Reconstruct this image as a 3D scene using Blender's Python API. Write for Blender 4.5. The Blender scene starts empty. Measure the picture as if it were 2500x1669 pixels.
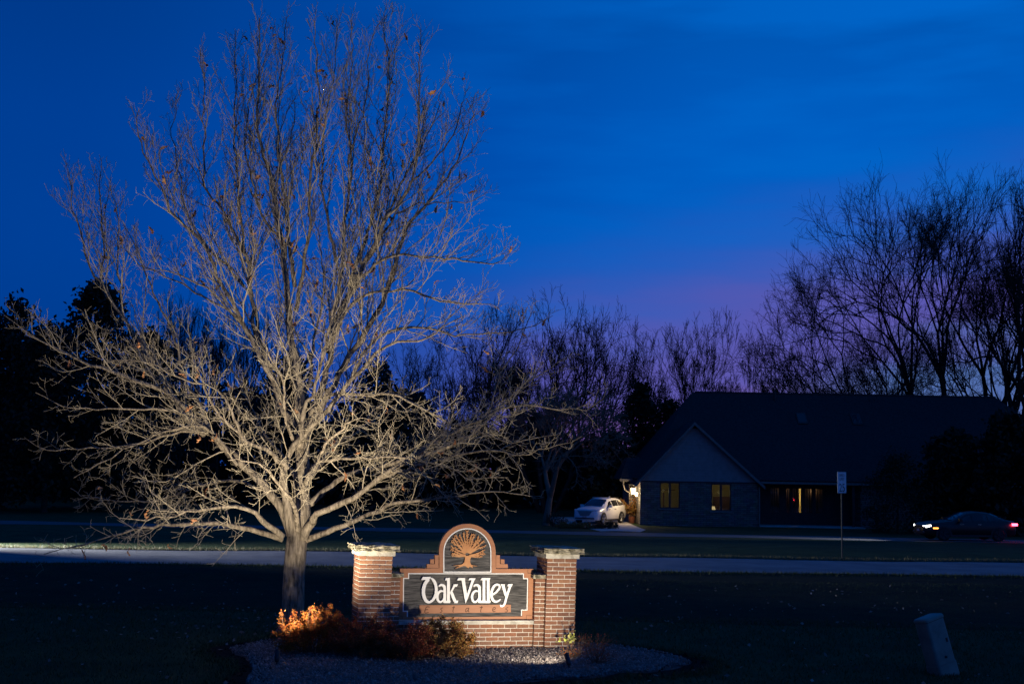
import bpy, bmesh, math, random
import numpy as np
from mathutils import Vector, Matrix
from mathutils.geometry import tessellate_polygon

random.seed(7)
RNG = np.random.default_rng(11)
SC = bpy.context.scene
COL = SC.collection
R = math.radians

# ------------------------------------------------------------------ camera
FPX, HOR, CAMZ, ROLL = 3000.0, 1140.0, 2.99, R(1.0)
_a = math.atan((HOR - 834.5) / FPX)
_f = Vector((0, math.cos(_a), math.sin(_a)))
_r = Vector((1, 0, 0))
_u = _r.cross(_f)
CR = (_r * math.cos(ROLL) + _u * math.sin(ROLL)).normalized()
CU = (-_r * math.sin(ROLL) + _u * math.cos(ROLL)).normalized()
CF = _f.normalized()
camd = bpy.data.cameras.new('camera')
cam = bpy.data.objects.new('camera', camd)
COL.objects.link(cam)
m = Matrix((CR, CU, -CF)).transposed().to_4x4()
m.translation = (0, 0, CAMZ)
cam.matrix_world = m
camd.sensor_width = 36.0
camd.lens = 36.0 * FPX / 2500.0
camd.clip_end = 4000.0
SC.camera = cam

# ------------------------------------------------------------------ world
W = bpy.data.worlds.new('World')
SC.world = W
W.use_nodes = True


def sky_nodes():
    nt = W.node_tree
    N, L = nt.nodes, nt.links
    N.clear()
    out = N.new('ShaderNodeOutputWorld')
    bg = N.new('ShaderNodeBackground')
    tc = N.new('ShaderNodeTexCoord')
    sep = N.new('ShaderNodeSeparateXYZ')
    L.new(tc.outputs['Generated'], sep.inputs[0])

    def ramp(src, stops, interp='EASE'):
        r = N.new('ShaderNodeValToRGB')
        r.color_ramp.interpolation = interp
        e = r.color_ramp.elements
        while len(e) < len(stops):
            e.new(0.5)
        for k, (p, c) in enumerate(stops):
            e[k].position = p
            e[k].color = (*c, 1) if not isinstance(c, (int, float)) else (c, c, c, 1)
        L.new(src, r.inputs[0])
        return r.outputs[0]

    def mr(src, a, b):
        q = N.new('ShaderNodeMapRange')
        q.inputs[1].default_value = a
        q.inputs[2].default_value = b
        L.new(src, q.inputs[0])
        return q.outputs[0]

    def mth(op, a, b):
        q = N.new('ShaderNodeMath')
        q.operation = op
        for k, v in enumerate((a, b)):
            if isinstance(v, (int, float)):
                q.inputs[k].default_value = v
            else:
                L.new(v, q.inputs[k])
        return q.outputs[0]

    def mix(f, a, b):
        q = N.new('ShaderNodeMix')
        q.data_type = 'RGBA'
        if isinstance(f, (int, float)):
            q.inputs[0].default_value = f
        else:
            L.new(f, q.inputs[0])
        for k, v in ((6, a), (7, b)):
            if isinstance(v, tuple):
                q.inputs[k].default_value = (*v, 1)
            else:
                L.new(v, q.inputs[k])
        return q.outputs[2]
    X, Z = sep.outputs[0], sep.outputs[2]
    az = mr(X, -0.5, 0.5)
    # thin cloud streaks stretched along the horizon
    mp = N.new('ShaderNodeMapping')
    mp.inputs['Scale'].default_value = (1.6, 1.6, 9.0)
    mp.inputs['Rotation'].default_value = (0, R(-9), 0)
    L.new(tc.outputs['Generated'], mp.inputs[0])
    nz = N.new('ShaderNodeTexNoise')
    nz.inputs['Scale'].default_value = 2.6
    nz.inputs['Detail'].default_value = 5.0
    nz.inputs['Roughness'].default_value = 0.5
    L.new(mp.outputs[0], nz.inputs[0])
    streak = nz.outputs[0]
    wob = mth('MULTIPLY', mth('SUBTRACT', streak, 0.5), 0.10)
    el = mth('SUBTRACT', mth('ADD', Z, wob), mth('MULTIPLY', mth('SUBTRACT', X, 0.1), 0.17))
    base = ramp(az, [(0.0, (0.0, 0.036, 0.24)), (0.14, (0.0, 0.050, 0.31)), (0.40, (0.0, 0.074, 0.42)),
                     (0.72, (0.0, 0.112, 0.55)), (1.0, (0.0, 0.114, 0.55))])
    # a touch darker towards the zenith
    zen = ramp(mr(Z, 0.0, 1.0), [(0.0, 0.84), (0.18, 1.0), (0.24, 0.97), (0.36, 0.82), (1.0, 0.5)])
    b2 = N.new('ShaderNodeMix')
    b2.data_type = 'RGBA'
    b2.blend_type = 'MULTIPLY'
    b2.inputs[0].default_value = 1.0
    L.new(base, b2.inputs[6])
    L.new(zen, b2.inputs[7])
    lit = mix(mth('MULTIPLY', mr(streak, 0.46, 0.64), mr(X, -0.15, 0.3)), b2.outputs[2], (0.0, 0.126, 0.57))
    # violet afterglow low in the west
    pf = mth('MULTIPLY', ramp(mr(el, 0.0, 0.25), [(0.0, 1.0), (0.40, 0.9), (0.92, 0.0)]),
             ramp(mr(X, -0.30, 0.30), [(0.0, 0.0), (0.34, 0.24), (0.60, 0.95), (1.0, 1.0)]))
    viol = ramp(mr(el, 0.0, 0.20), [(0.0, (0.20, 0.10, 0.375)), (0.35, (0.12, 0.095, 0.41)), (0.9, (0.035, 0.105, 0.48))])
    c1 = mix(pf, lit, viol)
    # cold clear strip right at the horizon
    cf = mth('MULTIPLY', ramp(mr(el, 0.03, 0.085), [(0.0, 1.0), (1.0, 0.0)]), mr(X, 0.18, 0.30))
    c2 = mix(mth('MULTIPLY', cf, 0.75), c1, (0.05, 0.17, 0.42))
    low = mix(ramp(mr(Z, -0.02, 0.0), [(0, 1.0), (1, 0.0)]), c2, (0.0, 0.004, 0.012))
    L.new(low, bg.inputs[0])
    bg.inputs[1].default_value = 1.0
    L.new(bg.outputs[0], out.inputs[0])


sky_nodes()
VS = SC.view_settings
VS.view_transform = 'Standard'
VS.look = 'None'
VS.exposure = 0.0
VS.gamma = 1.0
SC.render.engine = 'CYCLES'
SC.cycles.use_denoising = True
SC.cycles.max_bounces = 6
SC.cycles.sample_clamp_indirect = 3.0
SC.cycles.caustics_reflective = False
SC.cycles.caustics_refractive = False
SC.cycles.transparent_max_bounces = 16


# ------------------------------------------------------------------ helpers
def P(px, py, D):
    """photo pixel + distance along the ground -> world point"""
    d = CF * FPX + CR * (px - 1250.0) - CU * (py - 834.5)
    t = D / d.y
    return Vector((0, 0, CAMZ)) + d * t


def sstep(a, b, v):
    t = np.clip((np.asarray(v, float) - a) / (b - a), 0, 1)
    return t * t * (3 - 2 * t)


def gz(x, y):
    """terrain height"""
    x = np.asarray(x, float)
    y = np.asarray(y, float)
    z = -0.75 * sstep(44, 84, y) + 1.35 * (1 - sstep(1.5, 14.5, y))
    z = z - 0.16 * sstep(24.5, 27.5, y + 0.05 * x) * (1 - sstep(31, 35, y + 0.05 * x))
    z = z + 0.02 * np.sin(x * 0.55 + 1.3) * np.sin(y * 0.42) * sstep(22, 26, y)
    z = z + 0.16 * sstep(44.5, 48, y + 0.12 * x) * (1 - sstep(50, 58, y + 0.12 * x))
    return z


def gzf(x, y):
    return float(gz(x, y))


def G(px, py):
    """photo pixel -> point on the terrain"""
    d = CF * FPX + CR * (px - 1250.0) - CU * (py - 834.5)
    lo, hi = 5.0, 300.0
    for D in np.linspace(14, 160, 800):
        p = Vector((0, 0, CAMZ)) + d * (D / d.y)
        if p.z < gzf(p.x, p.y):
            return p
    return Vector((0, 0, CAMZ)) + d * (160 / d.y)


def nd(nt, t, **kw):
    n = nt.nodes.new(t)
    for k, v in kw.items():
        if k in n.inputs:
            n.inputs[k].default_value = v
        else:
            setattr(n, k, v)
    return n


def mat(name, c1, c2=None, rough=0.8, scale=6.0, detail=5.0, bump=0.0, bscale=None, metal=0.0, spec=0.4,
        emit=None, estr=0.0, stretch=None, rand=None, contrast=(0.35, 0.65), bdist=0.02):
    """procedural principled material: noise mix of c1/c2, optional bump, per-object random ramp"""
    M = bpy.data.materials.new(name)
    M.use_nodes = True
    nt = M.node_tree
    b = nt.nodes['Principled BSDF']
    b.inputs['Roughness'].default_value = rough
    b.inputs['Metallic'].default_value = metal
    b.inputs['Specular IOR Level'].default_value = spec
    tc = nd(nt, 'ShaderNodeTexCoord')
    mp = nd(nt, 'ShaderNodeMapping')
    if stretch:
        mp.inputs['Scale'].default_value = stretch
    nt.links.new(tc.outputs['Object'], mp.inputs[0])
    nz = nd(nt, 'ShaderNodeTexNoise', Scale=scale, Detail=detail, Roughness=0.6)
    nt.links.new(mp.outputs[0], nz.inputs[0])
    rp = nd(nt, 'ShaderNodeValToRGB')
    rp.color_ramp.elements[0].position, rp.color_ramp.elements[1].position = contrast
    rp.color_ramp.elements[0].color = (*c1, 1)
    rp.color_ramp.elements[1].color = (*(c2 or tuple(v * 1.25 for v in c1)), 1)
    nt.links.new(nz.outputs[0], rp.inputs[0])
    col = rp.outputs[0]
    if rand:
        oi = nd(nt, 'ShaderNodeObjectInfo')
        r2 = nd(nt, 'ShaderNodeValToRGB')
        r2.color_ramp.interpolation = 'LINEAR'
        e = r2.color_ramp.elements
        while len(e) < len(rand):
            e.new(0.5)
        for k, c in enumerate(rand):
            e[k].position = k / (len(rand) - 1)
            e[k].color = (*c, 1)
        nt.links.new(oi.outputs['Random'], r2.inputs[0])
        mx = nd(nt, 'ShaderNodeMix', data_type='RGBA', blend_type='MULTIPLY')
        mx.inputs[0].default_value = 1.0
        nt.links.new(col, mx.inputs[6])
        nt.links.new(r2.outputs[0], mx.inputs[7])
        col = mx.outputs[2]
    nt.links.new(col, b.inputs['Base Color'])
    if bump:
        n2 = nd(nt, 'ShaderNodeTexNoise', Scale=bscale or scale * 3, Detail=6.0, Roughness=0.65)
        nt.links.new(mp.outputs[0], n2.inputs[0])
        bp = nd(nt, 'ShaderNodeBump', Strength=bump, Distance=bdist)
        nt.links.new(n2.outputs[0], bp.inputs['Height'])
        nt.links.new(bp.outputs[0], b.inputs['Normal'])
    if emit:
        b.inputs['Emission Color'].default_value = (*emit, 1)
        b.inputs['Emission Strength'].default_value = estr
    return M


def leafmat(name, cols, scale=9.0, rough=0.6):
    """leaf material: colour varies from leaf to leaf by its random island value, a little light through"""
    M = bpy.data.materials.new(name)
    M.use_nodes = True
    nt = M.node_tree
    b = nt.nodes['Principled BSDF']
    b.inputs['Roughness'].default_value = rough
    b.inputs['Specular IOR Level'].default_value = 0.25
    g = nd(nt, 'ShaderNodeNewGeometry')
    r2 = nd(nt, 'ShaderNodeValToRGB')
    e = r2.color_ramp.elements
    while len(e) < len(cols):
        e.new(0.5)
    for k, c in enumerate(cols):
        e[k].position = k / (len(cols) - 1)
        e[k].color = (*c, 1)
    nt.links.new(g.outputs['Random Per Island'], r2.inputs[0])
    nt.links.new(r2.outputs[0], b.inputs['Base Color'])
    tr = nd(nt, 'ShaderNodeBsdfTranslucent')
    nt.links.new(r2.outputs[0], tr.inputs[0])
    mx = nd(nt, 'ShaderNodeMixShader')
    mx.inputs[0].default_value = 0.25
    nt.links.new(b.outputs[0], mx.inputs[1])
    nt.links.new(tr.outputs[0], mx.inputs[2])
    nt.links.new(mx.outputs[0], nt.nodes['Material Output'].inputs[0])
    return M


def glassmat(name, tint=(0.8, 0.85, 0.9), refl=0.12, rough=0.03):
    M = bpy.data.materials.new(name)
    M.use_nodes = True
    nt = M.node_tree
    nt.nodes.remove(nt.nodes['Principled BSDF'])
    t = nd(nt, 'ShaderNodeBsdfTransparent')
    t.inputs[0].default_value = (*tint, 1)
    g = nd(nt, 'ShaderNodeBsdfGlossy', Roughness=rough)
    fr = nd(nt, 'ShaderNodeFresnel', IOR=1.5)
    ad = nd(nt, 'ShaderNodeMath', operation='ADD')
    ad.inputs[1].default_value = refl
    nt.links.new(fr.outputs[0], ad.inputs[0])
    mx = nd(nt, 'ShaderNodeMixShader')
    nt.links.new(ad.outputs[0], mx.inputs[0])
    nt.links.new(t.outputs[0], mx.inputs[1])
    nt.links.new(g.outputs[0], mx.inputs[2])
    nt.links.new(mx.outputs[0], nt.nodes['Material Output'].inputs[0])
    return M


def tag(o, label=None, cat=None, group=None, kind=None):
    if label:
        o['label'] = label
    if cat:
        o['category'] = cat
    if group:
        o['group'] = group
    if kind:
        o['kind'] = kind
    return o


def empty(name, loc=(0, 0, 0), rz=0.0, mtx=None):
    o = bpy.data.objects.new(name, None)
    COL.objects.link(o)
    o.empty_display_size = 0.2
    if mtx is not None:
        o.matrix_world = mtx
    else:
        o.location = loc
        o.rotation_euler = (0, 0, rz)
    return o


def link(name, me, material, parent=None, loc=None):
    o = bpy.data.objects.new(name, me)
    COL.objects.link(o)
    if material is not None and len(me.materials) == 0:
        me.materials.append(material)
    if parent is not None:
        o.parent = parent
    if loc is not None:
        o.location = loc
    return o


class MB:
    """collects verts/faces; build() links them as one mesh object"""

    def __init__(s):
        s.v, s.f = [], []

    def add(s, vs, fs):
        k = len(s.v)
        s.v += [tuple(p) for p in vs]
        s.f += [tuple(i + k for i in f) for f in fs]
        return s

    def box(s, x0, x1, y0, y1, z0, z1, M=None):
        vs = [Vector((x, y, z)) for z in (z0, z1) for y in (y0, y1) for x in (x0, x1)]
        if M is not None:
            vs = [M @ p for p in vs]
        return s.add(vs, [(0, 2, 3, 1), (4, 5, 7, 6), (0, 1, 5, 4), (2, 6, 7, 3), (0, 4, 6, 2), (1, 3, 7, 5)])

    def poly(s, loop, y0, y1, holes=()):
        """extrude an (x,z) outline with holes from y0 (front) to y1 (back)"""
        loops = [loop] + list(holes)
        tl = [[Vector((p[0], p[1], 0)) for p in lp] for lp in loops]
        tris = tessellate_polygon(tl)
        flat = [p for lp in loops for p in lp]
        n = len(flat)
        vs = [(p[0], y0, p[1]) for p in flat] + [(p[0], y1, p[1]) for p in flat]
        fs = []
        for t in tris:
            a, b, c = [flat[i] for i in t]
            ar = (b[0] - a[0]) * (c[1] - a[1]) - (c[0] - a[0]) * (b[1] - a[1])
            t = tuple(t) if ar > 0 else tuple(reversed(t))
            fs.append(t)
            fs.append(tuple(i + n for i in reversed(t)))
        k = 0
        for lp in loops:
            m_ = len(lp)
            for i in range(m_):
                j = (i + 1) % m_
                fs.append((k + i, k + j, k + j + n, k + i + n))
            k += m_
        return s.add(vs, fs)

    def stroke(s, pts, w, y0, y1, closed=False, ends=True):
        """ribbon of varying width along (x,z) points, extruded"""
        pts = [Vector(p) for p in pts]
        n = len(pts)
        if isinstance(w, (int, float)):
            w = [w] * n
        Lp, Rp = [], []
        for i in range(n):
            if closed:
                a, b = pts[i - 1], pts[(i + 1) % n]
            else:
                a, b = pts[max(i - 1, 0)], pts[min(i + 1, n - 1)]
            d1 = (pts[i] - a)
            d2 = (b - pts[i])
            d1 = d1.normalized() if d1.length > 1e-9 else d2.normalized()
            d2 = d2.normalized() if d2.length > 1e-9 else d1
            t = (d1 + d2)
            t = t.normalized() if t.length > 1e-6 else d1
            nrm = Vector((-t.y, t.x))
            sc = 1.0 / max(0.55, nrm.dot(Vector((-d1.y, d1.x))))
            Lp.append(pts[i] + nrm * w[i] * 0.5 * sc)
            Rp.append(pts[i] - nrm * w[i] * 0.5 * sc)
        vs = []
        for i in range(n):
            vs += [(Lp[i].x, y0, Lp[i].y), (Rp[i].x, y0, Rp[i].y), (Lp[i].x, y1, Lp[i].y), (Rp[i].x, y1, Rp[i].y)]
        fs = []
        rng = n if closed else n - 1
        for i in range(rng):
            a, b = i * 4, ((i + 1) % n) * 4
            fs += [(a, a + 1, b + 1, b), (a + 2, b + 2, b + 3, a + 3), (a, b, b + 2, a + 2), (a + 1, a + 3, b + 3, b + 1)]
        if not closed:
            e = (n - 1) * 4
            fs += [(0, 2, 3, 1), (e, e + 1, e + 3, e + 2)]
        return s.add(vs, fs)

    def tube(s, pts, rad, k=8, cap=True):
        pts = [Vector(p) for p in pts]
        n = len(pts)
        if isinstance(rad, (int, float)):
            rad = [rad] * n
        vs, fs = [], []
        t0 = (pts[-1] - pts[0]).normalized()
        ref = Vector((0, 0, 1)) if abs(t0.z) < 0.9 else Vector((1, 0, 0))
        for i in range(n):
            t = (pts[min(i + 1, n - 1)] - pts[max(i - 1, 0)]).normalized()
            u = (ref - t * ref.dot(t)).normalized()
            v = t.cross(u)
            for j in range(k):
                a = 2 * math.pi * j / k
                vs.append(pts[i] + (u * math.cos(a) + v * math.sin(a)) * rad[i])
        for i in range(n - 1):
            for j in range(k):
                a, b = i * k + j, i * k + (j + 1) % k
                fs.append((a, b, b + k, a + k))
        if cap:
            fs.append(tuple(range(k - 1, -1, -1)))
            fs.append(tuple((n - 1) * k + j for j in range(k)))
        return s.add(vs, fs)

    def mesh(s, name, smooth=False):
        me = bpy.data.meshes.new(name)
        me.from_pydata([tuple(p) for p in s.v], [], s.f)
        me.update()
        if smooth:
            me.shade_smooth()
        return me

    def build(s, name, material, parent=None, smooth=False, loc=None, fix=False):
        me = s.mesh(name, smooth)
        if fix:
            bm = bmesh.new()
            bm.from_mesh(me)
            bmesh.ops.recalc_face_normals(bm, faces=bm.faces)
            bm.to_mesh(me)
            bm.free()
        return link(name, me, material, parent, loc)


def np_mesh(name, verts, faces):
    """fast mesh from arrays (faces all of one size)"""
    me = bpy.data.meshes.new(name)
    nv, nf, k = len(verts), len(faces), faces.shape[1]
    me.vertices.add(nv)
    me.vertices.foreach_set('co', np.ascontiguousarray(verts, dtype=np.float32).ravel())
    me.loops.add(nf * k)
    me.loops.foreach_set('vertex_index', np.ascontiguousarray(faces, dtype=np.int32).ravel())
    me.polygons.add(nf)
    me.polygons.foreach_set('loop_start', np.arange(0, nf * k, k, dtype=np.int32))
    me.update(calc_edges=True)
    me.validate()
    return me


def tubes_np(branches, sides_of):
    """branches: list of (pts(m,3), rad(m)); batches equal lengths, returns verts, quad faces"""
    groups = {}
    for pts, rad in branches:
        groups.setdefault((len(pts), sides_of(rad[0])), []).append((pts, rad))
    V, F, off = [], [], 0
    for (m_, k), lst in groups.items():
        A = np.array([b[0] for b in lst], float)
        Rr = np.array([b[1] for b in lst], float)
        n = len(lst)
        T = np.empty_like(A)
        T[:, 1:-1] = A[:, 2:] - A[:, :-2]
        T[:, 0] = A[:, 1] - A[:, 0]
        T[:, -1] = A[:, -1] - A[:, -2]
        T /= np.linalg.norm(T, axis=2, keepdims=True) + 1e-9
        ov = A[:, -1] - A[:, 0]
        ov /= np.linalg.norm(ov, axis=1, keepdims=True) + 1e-9
        ref = np.where((np.abs(ov[:, 1:2]) < 0.8), np.array([[0, 1.0, 0]]), np.array([[1.0, 0, 0]]))[:, None, :]
        U = ref - T * (T * ref).sum(2, keepdims=True)
        U /= np.linalg.norm(U, axis=2, keepdims=True) + 1e-9
        Vv = np.cross(T, U)
        ang = np.arange(k) * 2 * np.pi / k
        ring = A[:, :, None, :] + Rr[:, :, None, None] * (U[:, :, None, :] * np.cos(ang)[None, None, :, None] + Vv[:, :, None, :] * np.sin(ang)[None, None, :, None])
        V.append(ring.reshape(-1, 3))
        i = np.arange(m_ - 1)[:, None]
        j = np.arange(k)[None, :]
        a = i * k + j
        b = i * k + (j + 1) % k
        q = np.stack([a, b, b + k, a + k], -1).reshape(-1, 4)
        F.append((q[None] + (np.arange(n) * m_ * k)[:, None, None] + off).reshape(-1, 4))
        off += n * m_ * k
    return np.concatenate(V), np.concatenate(F)


def unit(v):
    return v / (np.linalg.norm(v) + 1e-9)


def perp(d, rng):
    a = rng.normal(size=3)
    a -= d * a.dot(d)
    return unit(a)


def grow(start, d, length, r0, n, rng, wob=0.18, trop=(0, 0, 0.1), r1=0.35):
    """one bent branch of n segments"""
    pts = [np.array(start, float)]
    d = unit(np.array(d, float))
    st = length / n
    tr = np.array(trop, float)
    for _ in range(n):
        d = unit(d + rng.normal(size=3) * wob + tr)
        pts.append(pts[-1] + d * st)
    return np.array(pts), np.linspace(r0, r0 * r1, n + 1)


def at_t(pts, rad, t):
    f = t * (len(pts) - 1)
    i = min(int(f), len(pts) - 2)
    w = f - i
    p = pts[i] * (1 - w) + pts[i + 1] * w
    return p, rad[i] * (1 - w) + rad[i + 1] * w, unit(pts[i + 1] - pts[i])


def smooth_path(ctrl, step):
    """Catmull-Rom through control points [x,y,z,r]; returns pts, radii"""
    c = np.array(ctrl, float)
    c = np.vstack([2 * c[0] - c[1], c, 2 * c[-1] - c[-2]])
    out = []
    for i in range(1, len(c) - 2):
        n = max(2, int(np.linalg.norm(c[i + 1, :3] - c[i, :3]) / step))
        for k in range(n):
            t = k / n
            out.append(0.5 * ((2 * c[i]) + (-c[i - 1] + c[i + 1]) * t + (2 * c[i - 1] - 5 * c[i] + 4 * c[i + 1] - c[i + 2]) * t * t +
                              (-c[i - 1] + 3 * c[i] - 3 * c[i + 1] + c[i + 2]) * t ** 3))
    out.append(c[-2])
    o = np.array(out)
    return o[:, :3], np.maximum(o[:, 3], 0.003)


def leaf_tris(points, normals_seed, size, rng, lobed=False, flat=0.0):
    """many small leaves: a folded two-quad leaf each -> verts, quads"""
    n = len(points)
    d = rng.normal(size=(n, 3))
    d[:, 2] *= (1 - flat)
    d /= np.linalg.norm(d, axis=1, keepdims=True) + 1e-9
    a = rng.normal(size=(n, 3))
    s = a - d * (a * d).sum(1, keepdims=True)
    s /= np.linalg.norm(s, axis=1, keepdims=True) + 1e-9
    nn = np.cross(d, s)
    L = (size * rng.uniform(0.6, 1.25, n))[:, None]
    Wd = L * 0.30
    b = points
    mid = b + d * L * 0.5 - nn * L * 0.07
    tip = b + d * L
    l = b + d * L * 0.5 + s * Wd + nn * L * 0.06
    r = b + d * L * 0.5 - s * Wd + nn * L * 0.06
    V = np.stack([b, l, tip, r, mid], 1).reshape(-1, 3)
    k = (np.arange(n) * 5)[:, None]
    F = np.concatenate([k + np.array([[0, 1, 4]]), k + np.array([[1, 2, 4]]), k + np.array([[2, 3, 4]]), k + np.array([[3, 0, 4]])])
    return V, F


# ------------------------------------------------------------------ materials
M = {}
M['lawn'] = mat('lawn', (0.024, 0.042, 0.016), (0.048, 0.072, 0.028), 0.95, 0.9, 8, bump=0.9, bscale=30, bdist=0.05, spec=0.1)
M['verge'] = mat('verge', (0.012, 0.016, 0.008), (0.03, 0.034, 0.014), 0.95, 1.2, 8, bump=1.0, bscale=22, bdist=0.08, spec=0.1)
M['grass'] = leafmat('grass', [(0.032, 0.052, 0.015), (0.05, 0.074, 0.022), (0.075, 0.08, 0.038)])
M['drygrass'] = leafmat('drygrass', [(0.10, 0.10, 0.05), (0.18, 0.15, 0.08), (0.06, 0.07, 0.03)])
M['asphalt'] = mat('asphalt', (0.085, 0.09, 0.10), (0.165, 0.165, 0.17), 0.75, 0.8, 10, bump=0.5, bscale=60, bdist=0.01, spec=0.4)
M['asphalt_far'] = mat('asphalt_far', (0.06, 0.062, 0.068), (0.09, 0.09, 0.095), 0.8, 0.8, 8, bump=0.5, bscale=50, bdist=0.01)
M['concrete'] = mat('concrete', (0.34, 0.31, 0.28), (0.48, 0.45, 0.41), 0.85, 1.3, 7, bump=0.4, bscale=30, bdist=0.01)
M['soil'] = mat('soil', (0.008, 0.006, 0.005), (0.022, 0.016, 0.012), 1.0, 9, 8, bump=1.0, bscale=25, bdist=0.05, spec=0.1)
M['gravel'] = leafmat('gravel', [(0.12, 0.095, 0.088), (0.24, 0.205, 0.19), (0.07, 0.06, 0.055), (0.36, 0.32, 0.30), (0.16, 0.12, 0.105)], rough=0.85)
M['bedbase'] = mat('bedbase', (0.05, 0.04, 0.036), (0.13, 0.105, 0.095), 0.95, 26, 8, bump=1.0, bscale=60, bdist=0.03)
M['bark'] = mat('bark', (0.085, 0.068, 0.048), (0.37, 0.305, 0.225), 0.9, 13, 8, bump=1.0, bscale=22, bdist=0.035, stretch=(1.5, 1.5, 0.35), contrast=(0.34, 0.66), spec=0.2)
M['twig'] = mat('twig', (0.28, 0.235, 0.165), (0.44, 0.375, 0.27), 0.85, 5, 4, spec=0.2)
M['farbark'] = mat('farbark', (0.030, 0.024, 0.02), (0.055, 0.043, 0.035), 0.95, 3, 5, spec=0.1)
M['redbark'] = mat('redbark', (0.22, 0.125, 0.085), (0.32, 0.19, 0.13), 0.95, 3, 5, spec=0.1)
M['evergreen'] = leafmat('evergreen', [(0.012, 0.02, 0.012), (0.02, 0.032, 0.016), (0.03, 0.04, 0.022)])
M['woodland'] = leafmat('woodland', [(0.02, 0.018, 0.014), (0.03, 0.026, 0.018), (0.016, 0.02, 0.014)])
M['deadleaf'] = mat('deadleaf', (0.30, 0.15, 0.07), (0.46, 0.27, 0.14), 0.75, 22, 4, rand=[(0.45, 0.32, 0.3), (1, 0.85, 0.7), (1.3, 1.15, 1.0), (0.75, 0.5, 0.4)])
M['litter'] = leafmat('litter', [(0.10, 0.085, 0.07), (0.20, 0.17, 0.14), (0.34, 0.30, 0.26), (0.06, 0.05, 0.04)])
M['barberry'] = leafmat('barberry', [(0.26, 0.05, 0.012), (0.32, 0.10, 0.015), (0.36, 0.17, 0.028), (0.17, 0.03, 0.012), (0.32, 0.08, 0.014)])
M['barberry_gold'] = leafmat('barberry_gold', [(0.32, 0.10, 0.03), (0.38, 0.20, 0.045), (0.36, 0.26, 0.07), (0.20, 0.06, 0.025), (0.24, 0.13, 0.04)])
M['barberry_dark'] = leafmat('barberry_dark', [(0.30, 0.05, 0.025), (0.38, 0.10, 0.035), (0.22, 0.035, 0.02), (0.40, 0.16, 0.04)])
M['yleaf'] = leafmat('yleaf', [(0.45, 0.45, 0.10), (0.38, 0.42, 0.08), (0.55, 0.50, 0.20)])
M['stem'] = mat('stem', (0.10, 0.06, 0.04), (0.18, 0.11, 0.07), 0.85, 20)
M['brick'] = mat('brick', (0.205, 0.112, 0.074), (0.285, 0.158, 0.106), 0.9, 30, 6, bump=0.9, bscale=70, bdist=0.006,
                 rand=[(1.05, 0.86, 0.76), (0.70, 0.62, 0.62), (1.18, 1.08, 0.92), (0.88, 0.76, 0.70), (1.10, 0.90, 0.80), (0.62, 0.56, 0.58), (1.0, 1.0, 1.0)], spec=0.2)
M['mortar'] = mat('mortar', (0.46, 0.41, 0.34), (0.62, 0.57, 0.49), 0.95, 25, 6, bump=0.7, bscale=90, bdist=0.004, spec=0.2)
M['cap'] = mat('cap', (0.10, 0.09, 0.055), (0.40, 0.36, 0.26), 0.95, 11, 9, bump=1.0, bscale=30, bdist=0.02, contrast=(0.40, 0.60), spec=0.2)
M['limestone'] = mat('limestone', (0.30, 0.275, 0.22), (0.54, 0.51, 0.44), 0.92, 10, 8, bump=0.8, bscale=40, bdist=0.008, contrast=(0.3, 0.6), spec=0.2)
M['signbrown'] = mat('signbrown', (0.315, 0.130, 0.058), (0.37, 0.16, 0.074), 0.6, 5, 5, bump=0.15, bscale=30, bdist=0.003, stretch=(1, 1, 6))
M['signblack'] = mat('signblack', (0.028, 0.027, 0.026), (0.16, 0.15, 0.14), 0.75, 6, 9, bump=1.0, bscale=14, bdist=0.012, stretch=(0.7, 1, 9), contrast=(0.38, 0.72))
M['signwhite'] = mat('signwhite', (0.74, 0.72, 0.68), (0.82, 0.80, 0.76), 0.5, 8)
M['emblem'] = mat('emblem', (0.46, 0.20, 0.07), (0.56, 0.27, 0.10), 0.6, 8)
M['engrave'] = mat('engrave', (0.06, 0.025, 0.015), (0.10, 0.04, 0.02), 0.8, 8)
M['groove'] = mat('groove', (0.03, 0.018, 0.012), None, 0.9, 8)
M['blackmetal'] = mat('blackmetal', (0.012, 0.012, 0.013), (0.03, 0.028, 0.026), 0.5, 20, metal=0.0)
M['galv'] = mat('galv', (0.018, 0.02, 0.022), (0.03, 0.033, 0.036), 0.9, 12, metal=0.0)
M['signface'] = mat('signface', (0.50, 0.52, 0.54), (0.62, 0.64, 0.66), 0.55, 6)
M['signtext'] = mat('signtext', (0.012, 0.012, 0.012), None, 0.6, 6)
M['pedestal'] = mat('pedestal', (0.12, 0.145, 0.12), (0.19, 0.22, 0.18), 0.6, 4, 6, bump=0.1, bscale=20)
M['sticker'] = mat('sticker', (0.5, 0.55, 0.6), None, 0.5, 8)
M['stonewall'] = None
M['siding'] = mat('siding', (0.20, 0.19, 0.18), (0.25, 0.24, 0.225), 0.75, 3, 4)
M['trim'] = mat('trim', (0.13, 0.12, 0.105), (0.18, 0.165, 0.145), 0.7, 4)
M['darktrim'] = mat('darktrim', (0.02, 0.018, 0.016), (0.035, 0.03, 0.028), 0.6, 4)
M['roof'] = mat('roof', (0.022, 0.021, 0.022), (0.05, 0.047, 0.047), 0.95, 7, 8, bump=0.8, bscale=16, bdist=0.03, spec=0.15, stretch=(1, 1, 3))
M['roomwall'] = mat('roomwall', (0.50, 0.42, 0.17), (0.58, 0.49, 0.21), 0.9, 1.2, 3)
M['roomdark'] = mat('roomdark', (0.14, 0.07, 0.03), (0.2, 0.1, 0.05), 0.8, 2)
M['curtain'] = mat('curtain', (0.14, 0.09, 0.06), (0.2, 0.13, 0.09), 0.95, 4, stretch=(9, 9, 0.4))
M['glass'] = glassmat('glass', (0.85, 0.88, 0.9), 0.06)
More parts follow.
